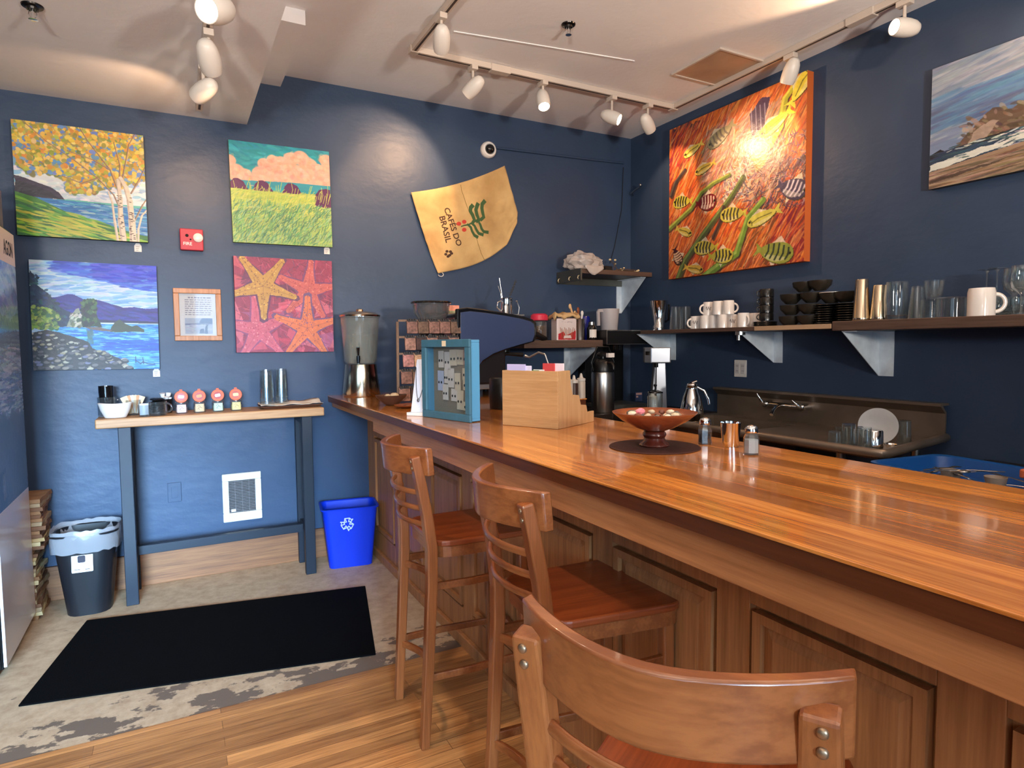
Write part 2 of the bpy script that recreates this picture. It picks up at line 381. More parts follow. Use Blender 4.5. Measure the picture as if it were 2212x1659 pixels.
# deck with basin and rolled rim
prism(bm, [(-.74,-1.75),(-.02,-1.75),(-.02,-2.48),(-.74,-2.60)], 'z', .885, .90)
box(bm, -.74, -.66, -1.75, -1.03, .885, .90); box(bm, -.16, -.02, -1.75, -1.03, .885, .90)
box(bm, -.66, -.16, -1.10, -1.03, .885, .90)
for a in ((-.66,-.655,-1.75,-1.10), (-.165,-.16,-1.75,-1.10)): box(bm, a[0], a[1], a[2], a[3], .66, .885)
box(bm, -.66, -.16, -1.105, -1.10, .66, .885); box(bm, -.66, -.16, -1.75, -1.745, .66, .885); box(bm, -.66, -.16, -1.75, -1.10, .65, .66)
O('deck', bm, dsteel, sk, so)
bm = NB(); tube(bm, [(-.755,-1.02,.912),(-.755,-2.585,.912),(-.745,-2.615,.912),(-.715,-2.622,.912),(-.03,-2.505,.912)], .021, 10); O('rolled_rim', bm, dsteel, sk, so, smooth=50)
bm = NB()
prism(bm, [(-.02,.885),(-.03,.885),(-.03,1.03),(-.075,1.068),(-.075,1.082),(-.002,1.082),(-.002,1.07),(-.055,1.07),(-.02,1.035)], 'y', y0, -1.004)
O('splashback', bm, dsteel, sk, so)
for x, y in ((-.70,-1.08),(-.70,-2.4),(-.1,-1.08),(-.1,-2.4)):
    bm = NB(); cyl(bm, (x, y, 0), .02, .885, 12); O('leg', bm, steel, sk, so, smooth=50)
fc = thing('sink_faucet', 'chrome wall faucet with two lever handles on the sink splashback', 'faucet', (-.08,-1.6,1.0)); fo = (-.08,-1.6,1.0)
bm = NB(); tube(bm, [(-.085,-1.47,1.0),(-.085,-1.73,1.0)], .016, 12)
for yy in (-1.47,-1.73): tube(bm, [(-.03,yy,1.0),(-.10,yy,1.0)], .022, 14)
O('valve_body', bm, chrome, fc, fo, smooth=50)
bm = NB(); tube(bm, [(-.085,-1.60,1.0),(-.12,-1.60,1.005),(-.18,-1.62,1.0),(-.24,-1.65,.985),(-.27,-1.66,.96)], [.014,.013,.012,.011,.011], 12); O('spout', bm, chrome, fc, fo, smooth=60)
for yy, dz in ((-1.47,.055),(-1.73,.03)):
    bm = NB(); tube(bm, [(-.10,yy,1.0),(-.125,yy,1.012),(-.14,yy+.03,1.012+dz)], [.014,.012,.006], 10); O('handle', bm, chrome, fc, fo, smooth=60)

# ------------------------------------------------------------------ wall shelves and their brackets
shw = wood('dark_shelf_timber', (60,44,38), (104,80,68), .5, 'y', 1.0)
shx = wood('dark_shelf_timber_cross', (60,44,38), (104,80,68), .5, 'x', 1.0)
galv = mat('galvanised_steel', (222,234,246), .42, .15, var=.12, vscale=14)
def bracket_y(par, org, y, depth, zt, drop, w=.065, m=galv):   # bracket on the right wall, gusset plane across
    bm = NB()
    prism(bm, [(-.003,zt-drop),(-.003,zt),(-depth,zt)], 'y', y, y+.004)
    box(bm, -.005, -.001, y-w, y, zt-drop, zt); box(bm, -depth, -.001, y-w, y, zt-.004, zt)
    O('bracket', bm, m, par, org)
def bracket_x(par, org, x, depth, zt, drop, w=.05, m=galv):    # bracket on the back wall
    bm = NB()
    prism(bm, [(-.003,zt-drop),(-.003,zt),(-depth,zt)], 'x', x, x+.004)
    box(bm, x-w, x, -.005, -.001, zt-drop, zt); box(bm, x-w, x, -depth, -.001, zt-.004, zt)
    O('bracket', bm, m, par, org)
s1 = thing('wall_shelf', 'narrow wooden shelf on the right wall holding white mugs and black plates', 'shelf', (-.17,-1.3,1.46))
bm = NB(); box(bm, -.35, -.004, -2.094, -.55, 1.462, 1.487); O('shelf_board', bm, shw, s1, (-.17,-1.3,1.46), bev=.003)
bm = NB(); box(bm, -.358, -.351, -2.094, -1.60, 1.463, 1.488); O('front_edging', bm, mat('pale_edging', (176,146,116), .45), s1, (-.17,-1.3,1.46), label='pale worn front edging')
bracket_y(s1, (-.17,-1.3,1.46), -.487, .33, 1.461, .20); bracket_y(s1, (-.17,-1.3,1.46), -1.452, .33, 1.461, .20)
s2 = thing('wall_shelf', 'thick brown wooden shelf at the right holding glasses and cocktail shakers', 'shelf', (-.17,-3.2,1.45))
bm = NB(); box(bm, -.352, -.004, -4.3, -2.097, 1.45, 1.50); O('shelf_board', bm, shw, s2, (-.17,-3.2,1.45), bev=.004)
bracket_y(s2, (-.17,-3.2,1.45), -2.14, .33, 1.449, .245, .08); bracket_y(s2, (-.17,-3.2,1.45), -3.6, .33, 1.449, .245, .08)
s3 = thing('wall_shelf', 'small wooden shelf on the back wall holding canisters and wooden spoons', 'shelf', (-.9,-.2,1.36))
bm = NB(); box(bm, -1.26, -.585, -.41, -.004, 1.365, 1.42); O('shelf_board', bm, shx, s3, (-.9,-.2,1.36), bev=.004)
bracket_x(s3, (-.9,-.2,1.36), -.615, .38, 1.364, .23, .055)
s4 = thing('wall_shelf', 'high corner shelf holding a plastic bag and dried flowers', 'shelf', (-.4,-.15,1.91))
bm = NB(); box(bm, -.72, -.05, -.33, -.004, 1.915, 1.95); O('shelf_board', bm, shx, s4, (-.4,-.15,1.91), bev=.003)
bm = NB(); box(bm, -.735, -.722, -.335, -.004, 1.862, 1.952); box(bm, -.722,-.06,-.012,-.004,1.862,1.914); O('steel_end_plate', bm, mat('dull_zinc', (104,104,98), .4, .8, var=.2), s4, (-.4,-.15,1.91))
for yy in (-.05,-.20,-.32):
    bm = NB(); tube(bm, [(-.737,yy,1.90),(-.748,yy,1.895),(-.752,yy,1.88),(-.745,yy,1.872)], .004, 6); O('cup_hook', bm, mat('pale_brass', (220,205,170), .3, .7), s4, (-.4,-.15,1.91))
bracket_x(s4, (-.4,-.15,1.91), -.10, .31, 1.913, .27, .05)

# ------------------------------------------------------------------ lights
def lamp(kind, name, loc, energy, col, aim=None, **k):
    d = bpy.data.lights.new(name, kind); d.energy = energy; d.color = col
    for a, b in k.items(): setattr(d, a, b)
    o = bpy.data.objects.new(name, d); C.objects.link(o); o.location = loc
    if aim is not None: o.rotation_euler = (Vector(aim)-Vector(loc)).to_track_quat('-Z', 'Y').to_euler()
    return o
DAY = (.40, .69, 1.0); WARM = (1.0, .60, .34)
def win(loc, energy, aim, sx, spread):
    l = lamp('AREA', 'daylight_window', loc, energy, DAY, aim, shape='RECTANGLE', size=sx, size_y=1.9); l.data.spread = R(spread)
win((-4.55, YR-.16, 1.475), 88, (-3.75, 0, -.45), 2.0, 27)
win((-2.05, YR-.16, 1.475), 8, (-3.4, 0, .3), 2.0, 60)
win((XL-.16, -5.9, 1.475), 14, (-3.2, -.8, .2), 2.5, 70)
for q, e in (((-4.9,-6.2,2.3), 26), ((-2.4,-6.4,2.3), 26)):
    lamp('POINT', 'added_rear_fill', q, e, (1, .84, .68), shadow_soft_size=.14)  # unseen fill lamps, added to lift the ceiling and walls
for q in ((-4.4,-5.3,1.75), (-2.0,-5.4,1.75)):
    lamp('SPOT', 'added_ceiling_bounce', q, 375, (1, .89, .77), (q[0]+.3, q[1]+1.9, H), spot_size=R(120), spot_blend=.8, shadow_soft_size=.12)  # added out of view; ceiling bounce gives the room soft ambient light
w = bpy.data.worlds.new('World'); S.world = w; w.use_nodes = True
w.node_tree.nodes['Background'].inputs['Color'].default_value = (.75, .87, 1, 1); w.node_tree.nodes['Background'].inputs['Strength'].default_value = .5

# ------------------------------------------------------------------ track lighting
def track(name, label, pts, zt, boxes=(), dark=None):
    t = thing(name, label, 'light track', (pts[0][0], pts[0][1], zt)); o = (pts[0][0], pts[0][1], zt)
    bm = NB()
    for p, q in zip(pts, pts[1:]):
        if abs(p[0]-q[0]) < .01: box(bm, p[0]-.018, p[0]+.018, min(p[1],q[1]), max(p[1],q[1]), zt-.034, zt-.001)
        else: box(bm, min(p[0],q[0]), max(p[0],q[0]), p[1]-.018, p[1]+.018, zt-.034, zt-.001)
    O('rail', bm, trackw, t, o, bev=.002)
    bm = NB()
    for p, q in zip(pts, pts[1:]):
        if abs(p[0]-q[0]) < .01: box(bm, p[0]-.006, p[0]+.006, min(p[1],q[1])+.03, max(p[1],q[1])-.03, zt-.0352, zt-.0345)
        else: box(bm, min(p[0],q[0])+.03, max(p[0],q[0])-.03, p[1]-.006, p[1]+.006, zt-.0352, zt-.0345)
    O('contact_slot', bm, mat('dark_slot', (70,58,54), .6), t, o)
    for b in boxes: bm = NB(); box(bm, *b); O('connector', bm, trackw, t, o, bev=.003)
    return t
track('light_track', 'cream L-shaped light track on the main ceiling', [(-2.145,-3.2),(-2.145,-.73),(-.21,-.73),(-.21,-3.6)], H, [(-1.66,-1.53,-.755,-.705,H-.044,H-.002), (-2.17,-2.12,-.755,-.705,H-.04,H-.001),(-.235,-.185,-.755,-.705,H-.04,H-.001),(-.235,-.185,-2.2,-2.05,H-.04,H-.001)])
track('light_track', 'dark slotted light track on the lowered ceiling at the left', [(-3.230,-2.6),(-3.230,-.22)], 2.749)
lensm = mat('glowing_lamp_lens', (255,240,220), .3, emit=(255,236,205), es=14)
shell = mat('lamp_shell_enamel', (222,216,208), .35)
def spot(x, y, zt, label, aim, stem=.05, tilt=None, energy=30, size=85, blend=.35, on=True, s=1.0, col=WARM):
    t = thing('track_spotlight', label, 'spotlight', (x, y, zt-.036), 0, 'white bullet spotlights on the ceiling tracks')
    bm = NB(); box(bm, -.02, .02, -.035, .035, -.028, 0); obj('track_adapter', bm, trackw, t, bev=.003)
    bm = NB(); cyl(bm, (0,0,-.03-stem), .008, stem+.004, 12); obj('stem', bm, trackw, t, smooth=50)
    c = Vector((0, 0, -.03-stem-.045*s)); d = (Vector(aim)-(Vector((x, y, zt-.036))+c)).normalized()
    q = (-d).to_track_quat('Z', 'Y').to_matrix().to_4x4()
    bm = NB()
    pr = [(0,.082),(.016,.080),(.028,.070),(.038,.048),(.043,.018),(.044,-.01),(.042,-.04),(.038,-.056),(.035,-.056),(.034,-.045),(0,-.043)]
    lathe(bm, [(a*s, b*s) for a, b in pr], (0,0,0), 24, M=Matrix.Translation(c) @ q); obj('shell', bm, shell, t, smooth=45)
    bm = NB(); lathe(bm, [(0,-.046*s),(.033*s,-.046*s),(.033*s,-.051*s),(0,-.053*s)], (0,0,0), 24, M=Matrix.Translation(c) @ q); obj('lens', bm, lensm, t, smooth=45, label='glowing lens')
    if on:
        l = lamp('SPOT', 'spot_beam', Vector((x, y, zt-.036))+c+d*.062*s, energy*1.7, col, spot_size=R(size), spot_blend=blend, shadow_soft_size=.03)
        l.rotation_euler = d.to_track_quat('-Z', 'Y').to_euler()
    return t
spot(-2.16, -1.19, H, 'spotlight on the left arm of the main ceiling track', (-1.75,0,2.2), .05, energy=18, size=70)
spot(-1.775, -.73, H, 'first spotlight on the back track, right of its left corner', (-2.15,0,2.45), .05, energy=30, size=80)
spot(-1.29, -.73, H, 'spotlight above the burlap sack showing its lit lens, on the back track', (-1.55,-1.7,1.0), .04, energy=9, size=90)
spot(-.75, -.73, H, 'spotlight with bright lens tilted right toward the fish painting, on the back track', (0,-1.65,2.35), .06, energy=26, size=75)
spot(-.44, -.73, H, 'spotlight nearest the room corner on the back track', (0,-.55,2.55), .06, energy=9, size=70)
spot(-.21, -1.70, H, 'spotlight hanging in front of the top of the orange fish painting', (-.05,-1.15,2.1), .03, energy=15, size=80)
spot(-.21, -2.345, H, 'spotlight with glowing lens pointing left, near the beach painting', (-1.6,-1.9,2.90), .055, energy=26, size=90)
spot(-3.225, -1.68, 2.749, 'large spotlight cut by the top edge of the photo, on the left track', (-3.9,-2.6,2.0), .03, energy=12, size=100, s=1.15)
spot(-3.228, -1.24, 2.749, 'egg-shaped spotlight above another one on the left ceiling track', (-2.9,0,1.8), .035, energy=15, size=80, s=1.05)
spot(-3.235, -.87, 2.749, 'lower spotlight on the left track, nearest the back wall', (-3.85,0,2.25), .04, energy=9, size=110)
# added fill beams without lamp heads, for the bar, right wall and left floor
lamp('SPOT', 'added_fill_spot', (-2.145, -2.75, 2.92), 62, (1,.70,.45), (-2.15,-3.1,1.0), spot_size=R(75), spot_blend=.7, shadow_soft_size=.04)
lamp('SPOT', 'added_fill_spot', (-.21, -3.15, 2.92), 30, WARM, (-.10,-2.4,1.9), spot_size=R(120), spot_blend=.8, shadow_soft_size=.04)
lamp('SPOT', 'added_fill_spot', (-3.205, -2.3, 2.62), 60, (1,.80,.60), (-3.6,-1.9,0), spot_size=R(110), spot_blend=.6, shadow_soft_size=.04)

S.view_settings.view_transform = 'Standard'; S.view_settings.look = 'None'; S.view_settings.gamma = 1; S.view_settings.exposure = 0
try: S.view_settings.use_curve_mapping = False
except Exception: pass
S.cycles.max_bounces = 6; S.cycles.diffuse_bounces = 4; S.cycles.glossy_bounces = 3; S.cycles.transmission_bounces = 4; S.cycles.transparent_max_bounces = 14
S.cycles.use_adaptive_sampling = True; S.cycles.adaptive_threshold = .07; S.cycles.caustics_reflective = False; S.cycles.caustics_refractive = False
# ------------------------------------------------------------------ painted canvases: the pictures are computed on a fine mesh of colour values
rng = np.random.RandomState(3)
def s2l(a):
    a = np.clip(a, 0, 1); return np.where(a <= .04045, a/12.92, ((a+.055)/1.055)**2.4)
def vnoise(h, w, fy, fx, seed=0, octs=3):
    r = np.random.RandomState(seed); out = np.zeros((h, w)); amp = 1; tot = 0
    for o in range(octs):
        gy, gx = int(fy*2**o)+2, int(fx*2**o)+2; g = r.rand(gy+1, gx+1)
        y = np.linspace(0, gy-1.001, h); x = np.linspace(0, gx-1.001, w)
        yi = y.astype(int); xi = x.astype(int); fy_ = (y-yi)[:, None]; fx_ = (x-xi)[None]
        fy_ = fy_*fy_*(3-2*fy_); fx_ = fx_*fx_*(3-2*fx_)
        a = g[np.ix_(yi, xi)]; b = g[np.ix_(yi, xi+1)]; c = g[np.ix_(yi+1, xi)]; d = g[np.ix_(yi+1, xi+1)]
        out += amp*((a*(1-fx_)+b*fx_)*(1-fy_)+(c*(1-fx_)+d*fx_)*fy_); tot += amp; amp *= .55
    return out/tot
class Pic:
    def __init__(s, w, h, bg):
        s.w, s.h = w, h; s.a = np.zeros((h, w, 3)); s.a[:] = np.array(bg)/255.
        s.V, s.U = np.mgrid[0:h, 0:w]; s.U = (s.U+.5)/w; s.V = (s.V+.5)/h
    def put(s, mask, col, al=1):
        m = np.clip(mask.astype(float), 0, 1)[..., None]*al
        c = np.array(col, float)/255. if not (isinstance(col, np.ndarray) and col.ndim == 3) else col
        s.a = s.a*(1-m)+c*m
    def poly(s, pts, col, al=1, jit=0, seed=0):
        U, V = s.U, s.V
        if jit:
            U = U+(vnoise(s.h, s.w, 14, 14, seed)-.5)*jit; V = V+(vnoise(s.h, s.w, 14, 14, seed+1)-.5)*jit
        ins = np.zeros(U.shape, bool); n = len(pts)
        for i in range(n):
            (x1, y1), (x2, y2) = pts[i], pts[(i+1) % n]
            if y1 == y2: continue
            c = ((y1 > V) != (y2 > V)) & (U < (x2-x1)*(V-y1)/(y2-y1)+x1); ins ^= c
        s.put(ins, col, al); return ins
    def line(s, pts, wd, col, al=1, taper=None):
        n = len(pts)-1
        for i in range(n):
            (x1, y1), (x2, y2) = pts[i], pts[i+1]
            w1 = wd if taper is None else wd+(taper-wd)*i/n; 
            x0_, x1_ = sorted((x1, x2)); y0_, y1_ = sorted((y1, y2))
            c0, c1 = max(0, int((x0_-w1)*s.w)-1), min(s.w, int((x1_+w1)*s.w)+2); r0, r1 = max(0, int((y0_-w1)*s.h)-1), min(s.h, int((y1_+w1)*s.h)+2)
            if c1 <= c0 or r1 <= r0: continue
            U = s.U[r0:r1, c0:c1]; V = s.V[r0:r1, c0:c1]; dx, dy = x2-x1, y2-y1; L2 = dx*dx+dy*dy+1e-12
            t = np.clip(((U-x1)*dx+(V-y1)*dy)/L2, 0, 1); d = np.hypot(U-x1-t*dx, V-y1-t*dy)
            m = np.clip((w1/2-d)*s.w+.5, 0, 1)[..., None]*al
            s.a[r0:r1, c0:c1] = s.a[r0:r1, c0:c1]*(1-m)+np.array(col)/255.*m
    def dab(s, x, y, rx, ry, ang, col, al=1):
        R_ = max(rx, ry); c0, c1 = max(0, int((x-R_)*s.w)-1), min(s.w, int((x+R_)*s.w)+2); r0, r1 = max(0, int((y-R_)*s.h)-1), min(s.h, int((y+R_)*s.h)+2)
        if c1 <= c0 or r1 <= r0: return
        U = s.U[r0:r1, c0:c1]-x; V = s.V[r0:r1, c0:c1]-y; c, q = math.cos(ang), math.sin(ang)
        e = ((U*c+V*q)/rx)**2+((-U*q+V*c)/ry)**2; m = np.clip((1-e)*3, 0, 1)[..., None]*al
        s.a[r0:r1, c0:c1] = s.a[r0:r1, c0:c1]*(1-m)+np.array(col)/255.*m
    def dabs(s, n, box_, rx, ry, ang, cols, al=1, jc=12, dang=.4, cond=None, seed=0):
        r = np.random.RandomState(seed)
        for _ in range(n):
            x = r.uniform(box_[0], box_[1]); y = r.uniform(box_[2], box_[3]); k = r.uniform(.6, 1.3)
            if cond and not cond(x, y): r.rand(3); continue
            c = np.clip(np.array(cols[r.randint(len(cols))])+r.uniform(-jc, jc, 3), 0, 255)
            s.dab(x, y, rx*k, ry*k, ang+r.uniform(-dang, dang), c, al)
    def brush(s, amt=.05, fx=6, fy=40, seed=5):
        s.a *= 1+(vnoise(s.h, s.w, fy, fx, seed, 3)-.5)[..., None]*2*amt
def canvas(name, label, pic, w, h, depth, loc, rot, side=(30,28,26), rough=.45, group=None, cat='painting'):
    """stretched canvas: centre of its back at loc, picture facing local -y, x to the right, z up"""
    bm = NB(); box(bm, -w/2, w/2, -depth, 0, -h/2, h/2)
    o = obj(name, bm, mat('canvas_edge_%d_%d_%d' % side, side, .7)); o.location = loc; o.rotation_euler = rot
    tag(o, label, cat, group)
    paint_face('picture', pic, w, h, o, -depth-.0012, rough); return o
def paint_face(name, pic, w, h, parent, y, rough=.45, deep=.82):
    H_, W_ = pic.h, pic.w; a = s2l(pic.a)*deep
    xs = np.linspace(-w/2, w/2, W_+1); zs = np.linspace(h/2, -h/2, H_+1)
    X, Z = np.meshgrid(xs, zs); co = np.stack([X, np.full_like(X, y), Z], -1).reshape(-1, 3)
    i = np.arange(H_)[:, None]*(W_+1)+np.arange(W_)[None]; q = np.stack([i, i+W_+1, i+W_+2, i+1], -1).reshape(-1, 4)
    me = bpy.data.meshes.new(name); n = len(q)
    me.vertices.add(len(co)); me.vertices.foreach_set('co', co.ravel().astype(np.float32))
    me.loops.add(n*4); me.loops.foreach_set('vertex_index', q.ravel().astype(np.int32))
    me.polygons.add(n); me.polygons.foreach_set('loop_start', (np.arange(n)*4).astype(np.int32))
    try: me.polygons.foreach_set('loop_total', np.full(n, 4, np.int32))
    except Exception: pass
    me.update(calc_edges=True)
    ca = me.color_attributes.new('paint', 'FLOAT_COLOR', 'CORNER')
    cols = np.ones((n, 4, 4), np.float32); cols[..., :3] = a.reshape(-1, 1, 3); ca.data.foreach_set('color', cols.ravel())
    me.validate()
    o = bpy.data.objects.new(name, me); C.objects.link(o); o.parent = parent
    mn = 'artist_paint_%d' % int(rough*100)
    if mn not in MATS:
        m = bpy.data.materials.new(mn); m.use_nodes = True; nt = m.node_tree; p = nt.nodes['Principled BSDF']; p.inputs['Roughness'].default_value = rough
        at_ = nt.nodes.new('ShaderNodeAttribute'); at_.attribute_name = 'paint'; nt.links.new(at_.outputs['Color'], p.inputs['Base Color'])
        tc = nt.nodes.new('ShaderNodeTexCoord'); nn = nt.nodes.new('ShaderNodeTexNoise'); nn.inputs['Scale'].default_value = 45; nt.links.new(tc.outputs['Object'], nn.inputs['Vector'])
        b = nt.nodes.new('ShaderNodeBump'); b.inputs['Strength'].default_value = .3; b.inputs['Distance'].default_value = .004; nt.links.new(nn.outputs['Fac'], b.inputs['Height']); nt.links.new(b.outputs['Normal'], p.inputs['Normal'])
        MATS[mn] = m
    me.materials.append(MATS[mn]); return o

def pic_birch():
    p = Pic(300, 300, (120,170,215))
    p.dabs(500, (0,1,.40,.62), .05, .02, 0, [(225,232,238),(190,215,232),(140,185,225),(240,240,236)], .8, seed=1)
    p.poly([(0,.60),(.05,.50),(.2,.46),(.3,.38),(.36,.42),(.42,.5),(.5,.5),(.62,.56),(.72,.6),(1,.62),(1,.70),(0,.70)], (226,232,234), .9, .03, 2)
    p.dabs(120, (.05,.7,.5,.66), .035, .012, .1, [(200,212,225),(245,245,242),(160,190,215)], .6, seed=3)
    p.poly([(.3,.655),(1,.665),(1,.69),(.3,.675)], (95,185,175))
    p.poly([(0,.48),(.08,.5),(.16,.52),(.26,.56),(.32,.6),(.36,.66),(0,.66)], (58,50,72), 1, .02, 4)
    p.poly([(0,.52),(.12,.55),(.24,.6),(.33,.655),(0,.64)], (38,36,48), .8, .02, 5)
    p.poly([(.5,.675),(.62,.67),(.8,.69),(1,.7),(1,.71),(.5,.685)], (60,72,88))
    p.poly([(.1,.655),(1,.69),(1,.96),(.6,.92)], (58,128,190))
    p.dabs(500, (.15,1,.68,.94), .05, .006, .06, [(60,130,200),(40,100,175),(120,180,215),(80,160,200),(175,205,215)], .8, dang=.08, seed=6)
    g = p.poly([(0,.62),(.15,.66),(.35,.76),(.55,.82),(.7,.86),(.8,.93),(1,.94),(1,1),(0,1)], (70,130,50))
    p.dabs(900, (0,1,.64,1), .07, .012, .25, [(60,130,45),(90,165,60),(130,185,60),(40,100,50),(185,195,70),(60,115,60)], .85, dang=.12, seed=7, cond=lambda x, y: y > .66+.3*x)
    p.dabs(60, (.1,.8,.8,.98), .09, .008, .2, [(215,205,80),(190,190,70)], .8, dang=.1, seed=8, cond=lambda x, y: y > .68+.3*x)
    cr = lambda x, y: y < .30+.22*max(0, math.sin(x*3.4+.3))+(.14 if .38 < x else -.03)+.04*math.sin(x*17)
    p.dabs(1500, (0,1,0,.58), .035, .022, .8, [(150,150,80),(120,135,70),(170,160,90),(95,130,185),(125,160,205),(160,130,90)], .9, dang=1.5, cond=cr, seed=9)
    p.dabs(1300, (0,1,0,.60), .022, .017, .3, [(222,185,60),(230,200,90),(205,160,60),(215,150,60),(180,180,70),(235,205,120),(150,150,60),(100,140,200)], .95, dang=1.5, cond=cr, seed=10)
    for b in ([(.82,.98),(.80,.75),(.74,.58),(.62,.44),(.45,.3),(.25,.16),(.08,.0)], [(.78,.55),(.72,.35),(.55,.1),(.5,0)], [(.8,.5),(.84,.3),(.88,.1),(.93,0)], [(.88,.55),(.96,.4),(1,.3)], [(.9,.8),(.97,.65),(1,.6)], [(.62,.44),(.5,.5),(.35,.45)], [(.72,.35),(.6,.28),(.4,.22)], [(.79,.45),(.8,.3),(.76,.1)]):
        p.line(b, .014, (118,88,70), .85, .005); p.line([(x+.004, y) for x, y in b], .006, (205,180,150), .7, .003)
    for b, wd in (([(.80,1.0),(.785,.8),(.79,.6),(.78,.44)], .05), ([(.88,1.0),(.875,.8),(.865,.62),(.84,.5),(.80,.42)], .058), ([(.755,1.0),(.735,.8),(.725,.65),(.70,.56)], .022), ([(.92,1.0),(.925,.88),(.96,.75),(1,.7)], .02)):
        p.line(b, wd, (222,208,188), 1, wd*.45); p.line([(x-.3*wd, y) for x, y in b], wd*.3, (165,150,140), .6, wd*.1)
    r = np.random.RandomState(4)
    for _ in range(46):
        y = r.uniform(.58, .99); x = (.788 if r.rand() < .5 else .874)+r.uniform(-.018, .018); p.dab(x, y, .012, .004, r.uniform(-.3, .3), (60,48,48), .9)
    p.brush(.07); return p
def pic_bay():
    p = Pic(300, 300, (170,208,238))
    p.dabs(700, (0,1,0,.42), .07, .012, -.08, [(190,218,240),(150,195,235),(205,226,242),(120,170,228)], .8, dang=.15, seed=1)
    p.dabs(520, (.2,1.05,0,.24), .08, .014, -.02, [(45,70,205),(60,95,220),(90,135,230),(40,60,190)], .85, dang=.12, seed=2, cond=lambda x, y: y < .05+.20*x)
    p.dabs(120, (.5,1.05,.0,.16), .07, .012, 0, [(35,50,195),(70,80,215)], .9, dang=.1, seed=3)
    p.poly([(0,.3),(.12,.34),(.2,.33),(.28,.3),(.33,.305),(.4,.34),(.5,.345),(.6,.37),(.7,.41),(.8,.405),(.9,.42),(1,.41),(1,.55),(0,.56)], (52,42,140), 1, .012, 3)
    p.dabs(200, (.1,1,.36,.54), .05, .012, .2, [(62,50,160),(45,36,120),(60,60,170),(40,32,110)], .7, dang=.2, seed=4, cond=lambda x, y: y > .33+.12*x)
    p.poly([(.5,.53),(1,.54),(1,.56),(.5,.555)], (40,36,80)); p.poly([(.5,.556),(1,.562),(1,.572),(.5,.568)], (205,225,228))
    p.poly([(.15,.58),(.5,.57),(1,.565),(1,1),(.3,1)], (60,150,215))
    p.dabs(1000, (.15,1.02,.575,1), .05, .007, .02, [(90,185,228),(60,150,220),(130,205,232),(40,120,210),(30,100,200)], .85, dang=.1, seed=5)
    p.dabs(140, (.55,1,.72,.82), .06, .006, 0, [(25,85,195),(30,100,205)], .8, dang=.08, seed=6)
    p.poly([(0,.1),(.03,.14),(.05,.22),(.12,.28),(.16,.33),(.2,.42),(.3,.46),(.32,.56),(.26,.6),(0,.62)], (24,44,78), 1, .03, 7)
    p.dabs(150, (0,.3,.12,.58), .02, .012, .5, [(30,60,90),(20,36,66),(40,78,84),(30,50,110)], .9, dang=1, seed=8, cond=lambda x, y: x < (y-.06)*.62)
    p.dabs(230, (0,.2,.42,.62), .02, .014, .5, [(140,170,70),(170,190,90),(100,140,60),(60,100,60)], .95, dang=1.4, seed=9, cond=lambda x, y: y > .42+.5*x*x*3)
    p.poly([(.26,.6),(.3,.5),(.335,.43),(.36,.42),(.38,.5),(.42,.6)], (150,160,140), 1, .015, 10); p.dabs(50, (.28,.4,.48,.6), .012, .02, .6, [(210,214,196),(110,120,100),(70,80,70)], .8, dang=.5, seed=11)
    p.poly([(.38,.6),(.39,.42),(.40,.36),(.44,.33),(.48,.38),(.5,.5),(.54,.6)], (42,60,40), 1, .02, 12); p.dabs(90, (.38,.5,.35,.58), .016, .02, .5, [(60,95,50),(90,115,60),(50,45,40),(30,44,36)], .9, dang=1, seed=13)
    p.poly([(.6,.63),(.64,.55),(.68,.52),(.72,.56),(.78,.59),(.82,.58),(.88,.62),(.88,.64),(.6,.645)], (62,72,52), 1, .012, 14)
    p.poly([(.4,.6),(.52,.6),(.62,.63),(.6,.64),(.45,.625)], (110,96,90), 1, .01, 15); p.dabs(30, (.42,.46,.64,.75), .01, .03, 0, [(60,120,150),(70,110,120)], .5, seed=16)
    p.poly([(0,.66),(.1,.63),(.2,.65),(.3,.69),(.42,.74),(.45,.8),(.55,.84),(.68,.9),(.74,.97),(.76,1),(0,1)], (46,42,46), 1, .02, 17)
    r = np.random.RandomState(18)
    for _ in range(210):
        x = r.uniform(-.02, .75); y = r.uniform(.66, 1.0)
        if y < .65+.42*max(0, x-.1): continue
        k = .018+.04*(y-.62); c = [(150,145,135),(112,110,112),(188,190,170),(120,125,160),(90,86,92),(165,160,130)][r.randint(6)]
        p.dab(x, y+.008, k*1.15, k*.75, .1, (30,28,34)); p.dab(x, y-.004, k*.9, k*.48, -.1, c, .95)
    p.line([(.80,.92),(.82,.93),(.84,.95),(.86,.93),(.90,.95),(.96,.955)], .007, (20,40,90)); p.line([(.86,.89),(.865,.95)], .006, (20,40,90)); p.line([(.80,.88),(.80,.94)], .006, (20,40,90))
    p.brush(.06, 8, 40, 9); return p
